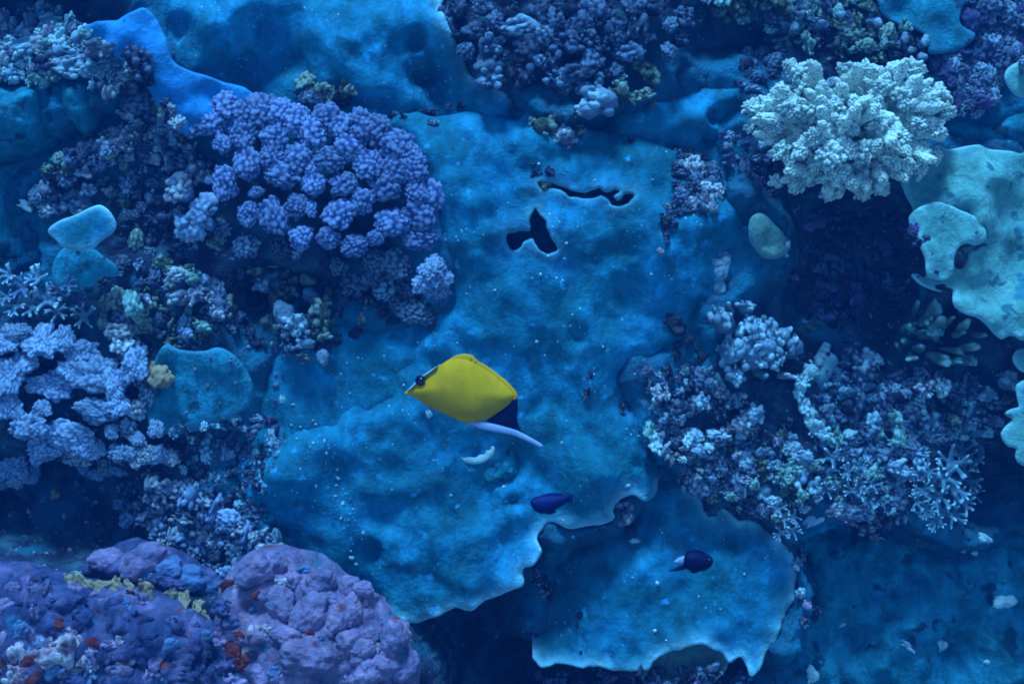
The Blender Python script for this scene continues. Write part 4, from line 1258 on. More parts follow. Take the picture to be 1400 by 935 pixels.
# rubble below the purple coral
colony('rubble_coral', 'grey and olive coral rubble below the purple coral, above the dull teal plate',
       fill([(165, 360), (240, 350), (300, 400), (300, 450), (250, 475), (180, 470), (135, 440), (140, 390)], 55, 7, 17, 0.65, 61), KNOBS + WARTS,
       ['knob_green', 'knob_blue', 'knob_dark', 'knob_green'], part='knob', lift=0.005)
colony('rubble_coral', 'pale crested clump of rubble below the purple coral', sc(120, 330, 3.889, [
    (480, 180, 50, 36), (545, 190, 46, 40), (590, 230, 44), (610, 280, 40), (560, 290, 40), (480, 300, 56, 40), (440, 190, 30), (640, 300, 26), (680, 380, 40), (600, 450, 46, 34), (520, 490, 36), (240, 340, 50, 60), (300, 310, 36)]),
    WARTS + KNOBS, ['knob_pale', 'lilac', 'finger_green', 'knob_pale'], part='knob', lift=0.03)
colony('rubble_coral', 'pale greenish lumpy coral at the right end of the rubble below the purple coral', sc(120, 330, 3.889, [
    (1040, 380, 86, 76), (1110, 440, 60), (1230, 340, 60, 56), (1180, 440, 60), (1250, 430, 56, 60), (1060, 470, 46), (1150, 540, 50, 40), (1250, 620, 46, 50), (1150, 620, 36, 26), (1240, 500, 50, 36),
    (900, 160, 40, 26), (930, 220, 50), (990, 200, 56, 50), (1060, 210, 50), (1170, 210, 56, 36), (1060, 260, 50), (1180, 290, 50), (1000, 310, 60), (1060, 560, 34, 40)]),
    KNOBS + LOBES, ['knob_green', 'knob_blue', 'finger', 'knob_green'], part='knob', lift=0.035)
colony('rubble_coral', 'dark olive and maroon lumps in the hollow below the purple coral',
       fill([(290, 360), (460, 350), (560, 420), (540, 450), (450, 470), (400, 500), (300, 470)], 40, 8, 18, 0.8, 71), KNOBS, ['knob_dark', 'tube', 'knob_dark', 'knob_green'], part='knob', lift=0.0)
colony('rubble_coral', 'dark rubble beneath the dull teal plate, left of the yellow fish',
       fill([(215, 590), (290, 575), (350, 560), (385, 575), (365, 640), (350, 700), (380, 745), (330, 730), (270, 680), (230, 640)], 95, 5, 13, 0.7, 81), KNOBS + WARTS, ['knob_dark', 'knob_dark', 'staghorn', 'knob_blue'],
       part='knob', lift=0.0)
colony('rubble_coral', 'dark teal lumps along the left margin of the huge blue crust',
       fill([(335, 600), (375, 585), (400, 600), (375, 640), (365, 690), (395, 740), (375, 755), (340, 720), (330, 660)], 40, 6, 13, 0.6, 87), CLUMPS, ['staghorn', 'knob_dark', 'sheet_dim', 'knob_blue'], part='knob', lift=-0.004)
colony('rubble_coral', 'peach-coloured lump at the left rim of the dull teal plate', [(218, 514, 13, 14), (208, 505, 9), (226, 520, 9, 8)], WARTS, 'yellow_crust', part='knob', lift=0.015)
colony('rubble_coral', 'small pale lumps along the top of the lilac coral, below the rubble', [(168, 470, 14), (180, 485, 18, 16), (160, 455, 16, 12), (190, 515, 12), (200, 540, 9, 12), (185, 560, 12), (175, 585, 12)],
       WARTS, ['knob_pale', 'knob_blue'], part='knob', lift=0.02)
colony('knobbly_coral', 'small pale-topped coral clump on the blue crust above the purple coral', [(420, 112, 13), (436, 120, 14, 11), (450, 128, 10), (474, 122, 12, 14), (465, 138, 12, 8), (425, 130, 14, 10), (442, 138, 12, 9), (412, 122, 9)],
       KNOBS + WARTS, ['knob_pale', 'knob_dark', 'knob_green'], part='knob', lift=0.008)

# right-hand reef
colony('rubble_coral', 'green and grey knobs along the top edge, above the white branching coral',
       fill([(960, -10), (1190, -10), (1205, 20), (1250, 40), (1275, 70), (1200, 85), (1110, 60), (1070, 60), (1050, 30), (980, 25)], 80, 6, 15, 0.65, 91), KNOBS + WARTS,
       ['knob_green', 'knob_blue', 'knob_dark', 'knob_green', 'finger_green'], part='knob', lift=0.01)
colony('rubble_coral', 'small bright knobs at the right end of the green rubble, above the white coral', [(1238, 52, 7, 9), (1266, 56, 8, 10), (1262, 78, 8), (1246, 68, 6), (1087, 36, 9, 8), (1150, 20, 7), (1200, 30, 7)],
       LOBES, 'finger', part='knob', lift=0.025)
colony('knobbly_coral', 'dark violet knobbly coral in the top right corner',
       fill([(1325, -10), (1420, -10), (1420, 85), (1370, 85), (1335, 60), (1318, 25)], 45, 7, 15, 0.62, 101), WARTS, ['knob_dark', 'knob_blue', 'crust'], part='knob', lift=0.015)
colony('knobbly_coral', 'dark violet knobbly coral right beside the white branching coral',
       fill([(1270, 85), (1300, 75), (1345, 65), (1375, 85), (1360, 125), (1335, 158), (1310, 150), (1300, 110)], 45, 6, 13, 0.62, 111), WARTS, ['knob_dark', 'knob_blue', 'crust', 'knob_blue'], part='knob', lift=0.012)
colony('rubble_coral', 'dark knobs left of the white branching coral',
       fill([(1020, 75), (1075, 60), (1070, 100), (1020, 130), (1005, 110)], 16, 6, 13, 0.7, 115), WARTS + KNOBS, ['knob_dark', 'knob_blue'], part='knob', lift=0.0)
colony('rubble_coral', 'broken pale coral rubble in a line down the blue crust, left of the green patch',
       fill([(925, 200), (970, 210), (985, 250), (975, 290), (945, 285), (925, 300), (905, 350), (898, 340), (912, 290), (922, 240)], 60, 4, 11, 0.62, 121), KNOBS + WARTS,
       ['knob_blue', 'knob_pale', 'knob_dark', 'knob_dark'], part='knob', lift=0.004)
colony('rubble_coral', 'dark pinkish knobs under the left side of the white branching coral',
       fill([(980, 180), (1040, 190), (1080, 250), (1060, 270), (1000, 230)], 26, 6, 12, 0.7, 125), WARTS + KNOBS, ['knob_dark', 'crust', 'knob_blue'], part='knob', lift=0.0)
colony('lobed_coral', 'pale bluish lump at the right rim of the blue crust, below the green patch', [(985, 370, 12, 18), (978, 360, 9), (990, 350, 9), (982, 392, 9, 12)], LOBES, 'finger', part='lobe', lift=0.0)
colony('knobbly_coral', 'dark violet knobs deep in the hollow below the white branching coral',
       fill([(1098, 296), (1240, 290), (1260, 340), (1245, 400), (1220, 440), (1130, 450), (1080, 420), (1078, 375)], 80, 7, 17, 0.68, 131), WARTS + KNOBS, ['knob_dark', 'tube', 'knob_dark', 'crust'], part='knob', lift=0.0)
colony('finger_coral', 'pale bluish finger coral cluster right of the blue crust', sc(880, 400, 4.675, [
    (500, 170, 40, 60), (560, 170, 44, 60), (600, 250, 50, 60), (640, 290, 50), (680, 220, 36, 46), (730, 230, 36, 50), (700, 300, 56), (750, 320, 56), (810, 250, 40, 56), (860, 300, 46, 50),
    (920, 300, 44, 70), (960, 350, 40, 50), (700, 390, 70, 66), (620, 380, 50), (560, 360, 56, 70), (550, 430, 40), (780, 380, 56), (830, 430, 40), (640, 450, 40), (550, 90, 46, 30), (590, 530, 42, 40), (750, 500, 50, 46),
    (920, 540, 50, 30), (660, 90, 36, 26)]), FINGERS + FINGERS + CLUMPS, 'finger', part='finger', lift=0.03, up=0.7, zscale=1.1, grow_k=1.45)
colony('finger_coral', 'small pale knobby corals at the left end of the dark right-hand reef', sc(880, 400, 4.675, [
    (90, 650, 40, 56), (200, 750, 60), (250, 720, 46), (150, 800, 46), (380, 700, 50), (220, 800, 40), (510, 650, 46), (560, 700, 46), (600, 680, 46), (640, 730, 50), (720, 780, 60), (650, 830, 60), (150, 640, 18, 60), (290, 760, 40), (680, 860, 50),
    (500, 780, 40), (480, 910, 60, 30), (630, 900, 40, 30), (560, 870, 40)]), KNOBS + WARTS, ['finger', 'knob_pale', 'knob_blue'], part='knob', lift=0.018)
colony('rubble_coral', 'grey-blue rubble in the corner between the blue crust and the finger coral',
       fill([(880, 510), (940, 500), (985, 500), (1000, 530), (960, 560), (910, 580), (892, 560)], 40, 6, 13, 0.55, 145), KNOBS + WARTS, ['knob_blue', 'knob_dark', 'finger', 'knob_dark'], part='knob', lift=0.0)
colony('rubble_coral', 'dark rubble with pale flecks in the lower part of the right-hand reef',
       fill([(900, 575), (960, 600), (1080, 590), (1110, 640), (1100, 700), (1060, 715), (1000, 690), (950, 670), (920, 630)], 120, 6, 14, 0.55, 141), KNOBS + WARTS,
       ['knob_dark', 'knob_blue', 'knob_blue', 'knob_green', 'finger'], part='knob', lift=0.004)
colony('rubble_coral', 'small pale knobs on the dark rubble of the right-hand reef', sc(880, 560, 4.675, [
    (80, 220, 46, 66), (140, 270, 40, 50), (280, 200, 30, 40), (260, 250, 40, 14), (340, 265, 40, 16), (420, 240, 36, 40), (600, 300, 32, 36), (630, 350, 18), (365, 390, 18), (348, 432, 22, 20), (500, 170, 60, 50), (640, 450, 40, 26),
    (710, 480, 34, 40), (860, 200, 30, 40), (900, 265, 30, 22), (180, 330, 22, 30), (250, 320, 30, 24), (610, 630, 18, 22), (560, 560, 40, 30), (30, 130, 30, 50), (120, 160, 20)]),
    KNOBS, ['finger', 'knob_pale', 'finger_green', 'shell'], part='knob', lift=0.016)
colony('rubble_coral', 'pale green crumbly coral below the bright crest in the right-hand reef', sc(880, 560, 4.675, [
    (1040, 310, 60, 50), (960, 370, 60, 46), (900, 420, 50, 40), (1000, 420, 60), (960, 470, 50, 40), (1070, 360, 40), (1100, 500, 50), (1020, 540, 40), (1000, 590, 26), (1110, 560, 30), (920, 460, 40)]),
    KNOBS, ['finger_green', 'finger', 'knob_green'], part='knob', lift=0.022)
colony('staghorn_coral', 'short pale staghorn tips beside the bright chip, above the dim crust', sc(880, 560, 4.675, [(860, 640, 60), (900, 700, 56), (880, 790, 50), (960, 690, 46), (960, 780, 50)]), STAGS, 'finger', lift=0.02)
# broken crest plate in the right reef
sheet('plate_coral', [(1126, 476), (1118, 500), (1104, 516), (1090, 528), (1094, 548), (1104, 566), (1116, 584), (1128, 596), (1145, 590), (1170, 600), (1185, 580), (1180, 555), (1160, 520), (1150, 492)], -0.02,
      'bright pale cyan crest of broken plate coral in the right-hand reef', m='staghorn_crust', lump=0.018, lump_s=25, fine=0.008, thick=0.012, rimw=0.008, spacing=0.0055, wav=0.008, wav_s=60, keep=[(1126, 476), (1104, 516), (1090, 528), (1094, 548), (1116, 584)])
colony('rubble_coral', 'bright pale lumps along the broken crest in the right-hand reef', [(1120, 490, 10, 12), (1108, 506, 10, 12), (1097, 522, 9, 10), (1093, 536, 8, 12), (1100, 556, 8, 12), (1108, 572, 8, 12), (1118, 586, 12, 12), (1126, 592, 9), (1162, 594, 8, 7),
                                                                                       (1128, 478, 7, 9)], LUMPS + KNOBS, 'shell', part='knob', lift=0.016)
colony('dark_sponge', 'dark olive sponge in a dent of the blue crust, left of the finger coral', [(918, 436, 11, 9), (928, 448, 13, 14), (935, 465, 10, 11), (925, 478, 7, 10), (960, 485, 12, 9)], LUMPS, 'tube', part='lobe', cat='sponge', lift=0.0)
colony('rubble_coral', 'dark blue knobs on the plate right of the broken crest',
       fill([(1125, 510), (1150, 500), (1180, 550), (1190, 590), (1140, 580), (1115, 550)], 22, 6, 13, 0.7, 151), KNOBS, ['knob_blue', 'staghorn', 'knob_dark'], part='knob', lift=0.004)
colony('staghorn_coral', 'small pale jagged coral right of the broken crest', [(1172, 508, 16), (1188, 500, 16, 18), (1180, 518, 16), (1195, 512, 12), (1165, 490, 14, 16), (1196, 490, 12)], STAGS + KNOBS, ['finger', 'knob_blue'], lift=0.02)
colony('finger_coral', 'pale green finger coral under the lobed edge of the large pale plate', sc(1100, 400, 4.667, [
    (725, 90, 40, 70), (820, 120, 40, 70), (900, 190, 70, 34), (940, 170, 44, 26), (770, 270, 56, 26), (740, 350, 66, 36), (850, 420, 80, 44), (960, 440, 66, 34), (1030, 360, 70, 34), (940, 370, 60, 26), (1040, 220, 46), (1000, 260, 36), (1130, 260, 30),
    (700, 230, 30), (640, 220, 40), (600, 340, 26, 50), (840, 240, 40), (650, 300, 36), (780, 180, 40, 50), (680, 410, 50, 30), (1040, 430, 46, 24)]), FINGERS + CLUMPS[:2], 'finger_green', part='finger', lift=0.03, up=0.4, zscale=1.0, grow_k=1.5)
colony('rubble_coral', 'bright white knob pair below the green finger coral', sc(1100, 400, 4.667, [(812, 590, 36, 38), (890, 600, 44, 48), (660, 640, 26), (740, 680, 30, 26), (740, 610, 30), (880, 655, 26, 20), (800, 650, 22)]), LUMPS + CLUMPS, ['shell', 'finger', 'knob_pale'],
       part='knob', lift=0.03)
colony('staghorn_coral', 'dull teal staghorn coral with pale tips beside the dark hole at the right', sc(1100, 560, 4.667, [
    (950, 340, 110), (1020, 260, 90), (1070, 330, 80), (900, 430, 100), (1040, 430, 100), (960, 500, 100), (860, 560, 90), (1000, 580, 90), (880, 660, 90), (960, 680, 76), (760, 520, 66), (720, 590, 60), (780, 640, 60), (1080, 540, 66), (840, 720, 60), (800, 400, 60),
    (1060, 480, 60)]), STAGS, 'staghorn', lift=0.03, up=0.3, zscale=0.6)
colony('staghorn_coral', 'bluish-grey stubby branching coral above the dim crust, left of the teal staghorn', sc(1100, 560, 4.667, [
    (320, 520, 70), (370, 480, 60), (420, 560, 70), (180, 310, 70), (250, 280, 60), (350, 360, 50), (480, 560, 56), (440, 480, 56), (540, 620, 50), (280, 400, 56), (110, 440, 56), (140, 520, 56)]), STAGS, ['finger', 'staghorn', 'knob_blue'],
       lift=0.02)
colony('rubble_coral', 'dark blue rubble around the bluish-grey branching coral',
       fill([(1120, 600), (1230, 560), (1260, 600), (1260, 680), (1230, 710), (1190, 720), (1130, 690), (1110, 650)], 110, 6, 14, 0.55, 161), KNOBS + WARTS, ['knob_blue', 'knob_blue', 'staghorn', 'finger_green'], part='knob', lift=0.002)
colony('rubble_coral', 'dark violet rubble between the finger coral and the teal staghorn',
       fill([(1180, 520), (1230, 510), (1330, 520), (1360, 560), (1330, 620), (1250, 600), (1200, 570)], 90, 6, 15, 0.55, 171), KNOBS + WARTS, ['knob_dark', 'knob_blue', 'knob_dark', 'staghorn'], part='knob', lift=0.0)
colony('rubble_coral', 'pale lump above the teal staghorn, in the dark rubble', [(1230, 640, 16, 10), (1244, 650, 10, 7), (1222, 640, 8)], KNOBS, 'finger', part='knob', lift=0.025)
colony('rubble_coral', 'grey lumps between the right-edge plates and the dark hole', [(1365, 555, 14, 10), (1378, 545, 10), (1335, 575, 9, 7), (1350, 540, 14, 10), (1380, 520, 12), (1335, 530, 12, 9), (1305, 575, 8, 10), (1360, 575, 14, 9)], KNOBS, ['knob_blue', 'finger', 'knob_green'],
       part='knob', lift=0.015)
colony('rubble_coral', 'pink and pale rubble strip under the bluish-grey branching coral', [(1160, 706, 14, 9), (1172, 714, 12, 9), (1184, 722, 12, 9), (1198, 735, 12, 8), (1190, 702, 9, 12), (1140, 700, 12, 8)], KNOBS, ['lobe', 'knob_pale', 'knob_green'], part='knob', lift=0.004)
# lower middle bits
colony('rubble_coral', 'small striped rubble below the wavy edge, beside the dark hollow', [(738, 782, 6, 9), (745, 792, 6, 9), (750, 805, 6, 10), (735, 795, 7), (742, 810, 6), (752, 815, 6, 8), (730, 785, 7)], KNOBS, ['finger', 'knob_dark', 'knob_blue'], part='knob', lift=0.02)
colony('rubble_coral', 'small dark rubble under the bottom edge of the broad plate', fill([(735, 915), (890, 915), (1010, 915), (1020, 945), (740, 950)], 40, 6, 13, 0.65, 181), KNOBS, ['knob_dark', 'knob_blue', 'lobe'], part='knob', lift=0.02)
colony('rubble_coral', 'small dark crumbs on the left part of the broad plate', [(800, 850, 10, 14), (808, 860, 8, 12), (812, 845, 7, 9), (798, 880, 9), (803, 890, 8), (806, 868, 7)], KNOBS, 'knob_dark', part='knob', lift=-0.008)
colony('rubble_coral', 'maroon lumps in the notch of the blue crust, left of the white-tailed fish', [(856, 700, 9, 12), (853, 712, 8, 9), (862, 722, 8, 6), (850, 690, 7)], LUMPS, ['lobe', 'knob_dark', 'knob_pale'], part='lobe', lift=0.01)
colony('dark_sponge', 'dark maroon growth inside the forked hole of the blue crust', [(730, 305, 6, 10), (738, 325, 8, 10), (745, 340, 8), (702, 330, 8, 7), (715, 324, 7)], CLUMPS, ['knob_dark', 'tube'], part='knob', cat='sponge', lift=-0.004)
colony('rubble_coral', 'pale crumbs along the right rim of the broad plate', [(1090, 770, 7), (1097, 760, 5, 7), (1096, 812, 7, 9), (1104, 828, 6), (1116, 838, 7, 9), (1100, 850, 7), (1088, 775, 6)], KNOBS, ['knob_blue', 'finger', 'lobe'], part='knob', lift=0.01)
colony('rubble_coral', 'small rubble line at the seam of the crusts, right of the purple coral', [(540, 156, 6), (552, 160, 5, 4), (575, 154, 8, 5), (588, 152, 7, 5), (596, 156, 5), (615, 146, 7, 5), (630, 145, 6), (595, 170, 5), (590, 168, 6, 4)], KNOBS, ['knob_dark', 'knob_pale', 'knob_blue'], part='knob', lift=0.003)
colony('rubble_coral', 'small dark lumps on the blue crust above the forked hole', [(735, 240, 8, 7), (745, 250, 9, 8), (752, 235, 7), (728, 225, 6), (862, 193, 6, 5)], KNOBS, ['knob_dark', 'knob_green'], part='knob', lift=0.0)
colony('rubble_coral', 'pale ring of small lumps on the crust right of the yellow fish', [(848, 556, 5, 8), (856, 548, 6, 4), (862, 558, 4, 6), (850, 566, 5), (806, 512, 5, 8), (803, 535, 4, 7), (800, 542, 5)], KNOBS, ['knob_blue', 'knob_pale', 'knob_dark'], part='knob', lift=0.0)
colony('rubble_coral', 'small rounded blue lumps under the white crescent shell', [(675, 640, 14, 18), (692, 633, 16, 18), (665, 655, 9), (705, 648, 9)], LOBES, 'sheet_dim', part='lobe', lift=-0.004)

# ------------------------------------------------------------------ shells, chips and bits of rubble lying on the reef
CH = [('white_chip', 'elongated white coral chip beside the lilac knobs at the left edge', 'chip', 35, 281, 14, 7, 0.7, 'shell', -0.6),
      ('white_shell', 'white crescent-shaped shell just below the yellow fish', 'shell', 653, 620, 23, 8, 0, 'shell', 0.15),
      ('white_chip', 'small white drop-shaped chip on the dark floor left of the yellow fish', 'chip', 387, 546, 6, 9, 0.6, 'shell', 0.2),
      ('white_chip', 'thin triangular white chip under the head of the yellow fish', 'chip', 587, 566, 6, 9, 0.4, 'shell', 0.5),
      ('white_chip', 'white lump of broken coral at the right edge, lower right', 'chip', 1374, 823, 22, 13, 0.6, 'shell', 0.1),
      ('white_chip', 'whitish square coral chip at the bottom, beside the broad plate', 'chip', 1109, 921, 10, 16, 0.5, 'shell', 0.1),
      ('white_chip', 'small jagged pale chip on the dim crust, left of the right-edge lump', 'chip', 1285, 880, 9, 12, 0.6, 'shell', 0.4),
      ('white_chip', 'thin pale chip on the dim crust, left of the jagged chip', 'chip', 1240, 882, 14, 5, 0.5, 'finger', -0.7),
      ('white_chip', 'tiny white bar on the dim crust near the broad plate', 'chip', 1152, 854, 7, 4, 0.6, 'shell', 0.3),
      ('white_chip', 'tiny white sliver near the lower right corner', 'chip', 1350, 905, 6, 5, 0.6, 'shell', -0.5),
      ('white_chip', 'bright flat chip at the rim of the right-hand reef above the dim crust', 'chip', 1110, 712, 17, 9, 0.4, 'finger', 0.3),
      ('white_chip', 'pale flat chip on the broad plate below the maroon notch', 'chip', 868, 740, 11, 5, 0.4, 'shell', 0.1),
      ('white_chip', 'tiny white chip above the maroon notch', 'chip', 859, 664, 4, 4, 0.6, 'shell', 0.0),
      ('pale_ball', 'pale yellowish ball in the dark hollow at the left', 'ball', 78, 676, 9, 9, 1, 'yellow_crust', 0),
      ('pale_ball', 'small pale ball right of the yellowish ball in the dark hollow', 'ball', 107, 661, 6, 6, 1, 'knob_pale', 0),
      ('pale_ball', 'shiny white ball at the top of the mauve lobed coral', 'ball', 380, 747, 10, 10, 1, 'shell', 0),
      ('pale_ball', 'dull pale ball left of the shiny white ball', 'ball', 360, 752, 8, 8, 1, 'knob_pale', 0),
      ('white_chip', 'pale pinkish tip standing on the violet mound', 'chip', 166, 880, 6, 9, 0.7, 'pink', 0.2),
      ('white_chip', 'pale square chip under the dark hollow, right reef', 'chip', 1208, 340, 5, 5, 0.7, 'shell', 0.2),
      ('white_chip', 'tiny white chip right of the green coral patch', 'chip', 1077, 334, 7, 6, 0.7, 'shell', 0.2),
      ('white_chip', 'tiny white chip under the green coral patch', 'chip', 1074, 350, 7, 4, 0.7, 'shell', 0.2),
      ('white_chip', 'bright pale branch stub at the edge of the dim crust, right side', 'chip', 1345, 735, 13, 7, 0.6, 'shell', -0.6),
      ('white_chip', 'small white chips under the teal staghorn', 'chip', 1318, 754, 6, 5, 0.6, 'shell', -0.4),
      ('white_chip', 'small white chip right below the teal staghorn, near the stub', 'chip', 1334, 757, 8, 5, 0.6, 'shell', -0.4),
      ('white_chip', 'pale chip on the dark rubble under the large right plate', 'chip', 1307, 578, 8, 10, 0.6, 'shell', -0.6)]
bpy.context.view_layer.update()
FULL = local_bvh([o for o in scene.objects if o.type == 'MESH' and (o.name.startswith(('reef_rock', 'plate_coral', 'encrusting', 'boulder', 'crusted')))])
for name, label, cat, x, y, rx, ry, z, m, spin in CH:
    h = FULL.ray_cast(CAMP, (Vector(P(x, y, 0)) - CAMP).normalized())
    p, n = h[0], h[1]
    if name == 'white_shell':
        pts = [(-24, 3), (-17, 5), (-10, 4), (-3, 5), (4, 1), (9, 1), (13, -5), (17, -5), (20, -11), (24, -8), (22, 1), (14, 9), (2, 14), (-10, 14), (-20, 10)]
        lp = smooth_loop([(a / 1000, -b / 1000) for a, b in pts], 0.002)
        v2, f2, d2 = triangulate(lp, [], 0.003, ())
        k = np.sqrt(1 - (1 - np.clip(d2 / 0.004, 0, 1)) ** 2)
        VV, FF = shell(v2, f2, 0.0018 * k + 0.001 + 6.0 * (v2[:, 0] ** 2 + v2[:, 1] ** 2), -0.001 * k + 6.0 * (v2[:, 0] ** 2 + v2[:, 1] ** 2))
        o = put(name, mesh_from(name, VV, FF), M[m])
        o.matrix_world = Matrix.Translation(R3 @ (p + n * 0.006)) @ RX
    else:
        s = (D - p.z) / D / 1000
        o = put(name, (BALLS if name == 'pale_ball' else LUMPS if rx > 8 else CHIPS)[random.randrange(3)], M[m])
        zz = z * 0.5 * (rx + ry) * s
        pos = p + Vector((0, 0, zz * (0.75 if name == 'pale_ball' else 0.25)))
        o.matrix_world = Matrix.Translation(R3 @ pos) @ RX @ Matrix.Rotation(spin, 4, 'Z') @ Matrix.Rotation(0.25, 4, 'X') @ Matrix.Diagonal((rx * s, ry * s, max(zz, 0.003), 1))
    tag(o, label, cat)
# ------------------------------------------------------------------ fish
def inflate(name, pts_px, w, m, parent, origin, thick, edge=0.0006, spacing=0.004, power=0.5, off=0.0, tiltf=None):
    """a solid of the given side outline, thickest in the middle, standing at height w"""
    lp = smooth_loop([np.array(P(x, y, w)[:2]) for x, y in pts_px], 0.0022)
    v2, f2, d2 = triangulate(lp, [], spacing, (0.0008, 0.002))
    k = np.clip(d2 / max(d2.max(), 1e-6), 0, 1)
    t = edge + thick * (1 - (1 - k) ** 2) ** power
    t = np.where(d2 < 1e-5, edge * 0.2, t)
    mid = w + off
    VV, FF = shell(v2, f2, mid + t, mid - t)
    if tiltf is not None:
        VV[:, 2] += tiltf(VV[:, 0] - origin[0], VV[:, 1] - origin[1])
    VV -= np.array(origin)
    o = put(name, mesh_from(name, VV, FF), m, parent)
    return o


def ball(name, x, y, w, r, m, parent, origin, z=0.5):
    bm = bmesh.new()
    bmesh.ops.create_uvsphere(bm, u_segments=20, v_segments=12, radius=1)
    me = bpy.data.meshes.new(name)
    bm.to_mesh(me)
    bm.free()
    me.polygons.foreach_set('use_smooth', [True] * len(me.polygons))
    s = (D - w) / D / 1000
    o = put(name, me, m, parent, loc=Vector(P(x, y, w)) - Vector(origin))
    o.scale = (r * s, r * s, r * s * z)
    return o


fw = 0.20
fo = Vector(P(640, 535, fw))
fish = empty('butterflyfish', fo)
tag(fish, 'bright yellow butterflyfish with dark rear swimming left over the blue crust', 'fish')
bend = lambda u, v: 0.10 * u + 0.9 * u * u
body = inflate('body', [(556, 537), (562, 529), (573, 519), (587, 508), (603, 498), (617, 491), (632, 489), (648, 494), (666, 505), (682, 517), (696, 530), (703, 540), (697, 552),
                        (684, 562), (669, 571), (653, 578), (640, 579), (626, 574), (608, 566), (592, 559), (578, 551), (566, 543)], fw, M['fish_yellow'], fish, fo, 0.014, power=0.65, tiltf=bend)
inflate('snout', [(553, 538), (558, 533), (568, 526), (576, 530), (570, 541), (560, 541)], fw, M['fish_yellow'], fish, fo, 0.0035, tiltf=bend)
inflate('forehead_stripe', [(557, 534), (566, 525), (577, 514.5), (590, 505.5), (602, 497.5), (590, 507.5), (578, 516), (567, 526.5), (559, 534)], fw, M['fish_white'], fish, fo, 0.005, tiltf=bend, off=0.004)
df = inflate('dorsal_fin', [(606, 498), (616, 490), (626, 485), (638, 484), (646, 486), (653, 493), (664, 499), (678, 509), (692, 520), (704, 533), (708, 541), (703, 548), (692, 540), (676, 525), (655, 508), (630, 497)],
             fw, M['fish_yellow'], fish, fo, 0.0025, tiltf=bend)
for i in range(11):
    t = i / 10
    x0, y0 = 640 + 56 * t, 496 + 42 * t
    x1, y1 = 645 + 60 * t, 488 + 48 * t
    inflate('fin_ray', [(x0, y0), (x0 + 1.6, y0 - 0.8), (x1 + 1.0, y1), (x1 - 0.6, y1 + 0.6)], fw, M['fish_yellow'], df, fo, 0.0015, tiltf=bend, off=0.0022, spacing=0.002)
inflate('anal_fin', [(700, 543), (707, 545), (708, 556), (707, 570), (709, 580), (716, 592), (730, 601), (741, 607), (722, 600), (702, 590), (684, 584), (664, 578), (672, 570), (686, 560), (696, 551)], fw, M['fish_black'], fish, fo, 0.003, tiltf=bend)
tf = inflate('tail_fin', [(636, 579), (648, 576), (660, 576), (676, 579), (692, 583), (706, 587), (722, 595), (738, 604), (742, 608), (737, 610), (722, 603), (706, 596), (690, 592), (676, 590), (662, 587), (648, 583)], fw, M['fish_pale'],
             fish, fo, 0.0018, tiltf=bend, off=0.002)
for i in range(3):
    q = [(650 + 2 * i, 579 + 2.6 * i), (675, 581.5 + 3 * i), (700, 587 + 2.6 * i), (722, 597 + 1.8 * i), (722, 597.7 + 1.8 * i), (700, 587.9 + 2.6 * i), (675, 582.4 + 3 * i)]
    inflate('fin_ray', q, fw, M['fish_white'], tf, fo, 0.0008, tiltf=bend, off=0.0036, spacing=0.002)
ey = ball('eye', 576, 521, fw + 0.0078, 5.0, M['eye'], fish, fo, 0.45)
ball('eye_patch', 574.5, 520, fw + 0.0072, 7.0, M['fish_black'], fish, fo, 0.28)

dw = 0.10
do = Vector(P(754, 689, dw))
dark = empty('damselfish', do)
tag(dark, 'small dark indigo fish just above the wavy coral edge', 'fish')
inflate('body', [(725, 686), (731, 680), (742, 677), (756, 676), (768, 676), (778, 678), (776, 685), (766, 693), (752, 700), (740, 702), (730, 697)], dw, M['fish_blue'], dark, do, 0.009, power=0.6)
inflate('tail_fin', [(768, 680), (776, 676), (784, 675), (782, 680), (783, 687), (777, 686), (769, 687)], dw, M['fish_blue'], dark, do, 0.0015)
inflate('ventral_fin', [(740, 700), (748, 698), (758, 697), (760, 700), (752, 703), (744, 702)], dw, M['fish_blue'], dark, do, 0.0012)
inflate('dorsal_fin', [(734, 681), (744, 675), (758, 673), (770, 675), (766, 680), (746, 681)], dw, M['fish_blue'], dark, do, 0.0012)
ball('eye', 731, 687, dw + 0.006, 2.2, M['eye'], dark, do)

do2 = Vector(P(950, 768, dw))
dam = empty('damselfish', do2)
tag(dam, 'small black fish with a white tail base over the broad blue plate', 'fish')
inflate('body', [(975, 768), (973, 762), (965, 757), (954, 754), (943, 754), (936, 758), (933, 764), (934, 770), (937, 776), (944, 780), (954, 781), (965, 779), (972, 774)], dw, M['fish_black'], dam, do2, 0.009, power=0.6)
inflate('tail_base', [(938, 758), (934, 760), (928, 762), (921, 768), (927, 770), (934, 770), (939, 768)], dw, M['fish_pale'], dam, do2, 0.003)
inflate('ventral_fin', [(958, 779), (950, 780), (942, 778), (946, 783), (952, 783)], dw, M['fish_black'], dam, do2, 0.0012)
inflate('tail_fin', [(937, 771), (930, 773), (924, 776), (915, 780), (928, 780), (938, 777)], dw, M['fish_black'], dam, do2, 0.0015)
inflate('dorsal_fin', [(968, 759), (958, 752), (946, 751), (938, 754), (942, 759), (958, 760)], dw, M['fish_black'], dam, do2, 0.0012)
ball('eye', 970, 766, dw + 0.006, 2.2, M['eye'], dam, do2)

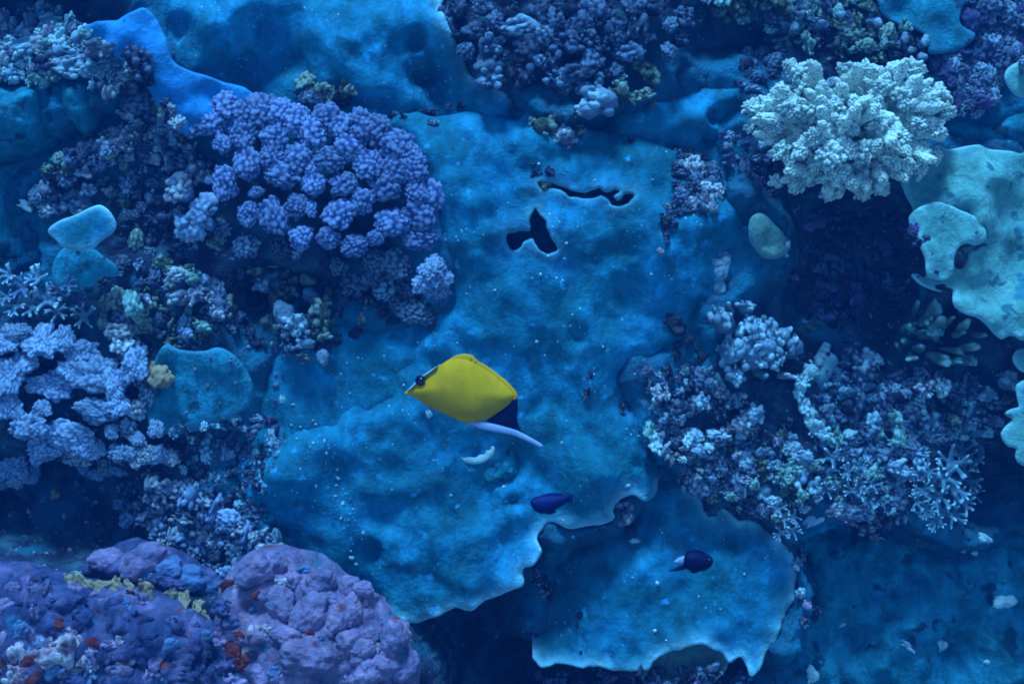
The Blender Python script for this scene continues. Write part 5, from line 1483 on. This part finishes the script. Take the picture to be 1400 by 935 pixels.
# ------------------------------------------------------------------ grains of sand and shell lying on the crusts
def scatter(name, label, cat, n, region, r0, r1, m, seed):
    r_ = np.random.default_rng(seed)
    bm = bmesh.new()
    bmesh.ops.create_icosphere(bm, subdivisions=1, radius=1)
    ico = np.array([v.co[:] for v in bm.verts])
    icf = np.array([[v.index for v in f.verts] for f in bm.faces])
    bm.free()
    VV, FF = [], []
    p = np.array(region, float)
    lo, hi = p.min(0), p.max(0)
    while len(VV) < n:
        q = r_.uniform(lo, hi)
        if not inside(q[None], p)[0]: continue
        h = FULL.ray_cast(CAMP, (Vector(P(q[0], q[1], 0)) - CAMP).normalized())[0]
        if h is None: continue
        r = (r0 + (r1 - r0) * r_.random() ** 3) / 1000
        c = ico * r * r_.uniform(0.5, 1.4, 3) * r_.uniform(0.8, 1.2, (len(ico), 1))
        FF.append(icf + len(VV) * len(ico))
        VV.append(c + np.array(h) + np.array((0, 0, r * 0.2)))
    o = put(name, mesh_from(name, np.concatenate(VV), np.concatenate(FF)), M[m])
    o.matrix_world = RX.copy()
    tag(o, label, cat, kind='stuff')
    return o


scatter('shell_grit', 'scattered white grit on the blue coral crusts', 'grit', 110, [(360, 520), (560, 460), (620, 180), (980, 240), (960, 430), (870, 640), (1060, 740), (1030, 880), (800, 890), (760, 740), (560, 850), (420, 780)], 0.7, 3.0, 'shell', 5)
scatter('shell_grit', 'dense trail of white grit left of the wavy lower crust edge', 'grit', 75, [(395, 560), (430, 570), (470, 640), (500, 740), (480, 800), (470, 740), (440, 660), (400, 610)], 0.7, 3.2, 'shell', 6)
scatter('shell_grit', 'pale grit on the dark reef rock', 'grit', 700, [(-20, 350), (300, 300), (520, 420), (330, 600), (350, 760), (-20, 760)], 1.2, 4.2, 'knob_pale', 7)
scatter('shell_grit', 'pale grit on the dark right-hand reef', 'grit', 600, [(900, 520), (1000, 420), (1080, 300), (1260, 300), (1360, 560), (1340, 740), (1130, 720), (940, 660)], 1.2, 4.2, 'knob_blue', 8)

# ------------------------------------------------------------------ the water between camera and reef
hz = bpy.data.meshes.new('haze')
bm = bmesh.new()
bmesh.ops.create_cube(bm, size=1.0)
bm.to_mesh(hz)
bm.free()
haze = bpy.data.objects.new('haze', hz)
col.objects.link(haze)
haze.scale = (6.4, 6.0, 4.6)
haze.location = (0, 0, -0.55)
hm = bpy.data.materials.new('sea_water')
hm.use_nodes = True
hn = hm.node_tree
hn.nodes.clear()
ho = hn.nodes.new('ShaderNodeOutputMaterial')
pv = hn.nodes.new('ShaderNodeVolumePrincipled')
pv.inputs['Color'].default_value = (0.02, 0.22, 0.95, 1)
pv.inputs['Density'].default_value = 0.046
pv.inputs['Anisotropy'].default_value = 0.2
hn.links.new(pv.outputs[0], ho.inputs['Volume'])
hz.materials.append(hm)
tag(haze, 'blue sea water', 'water', kind='stuff')
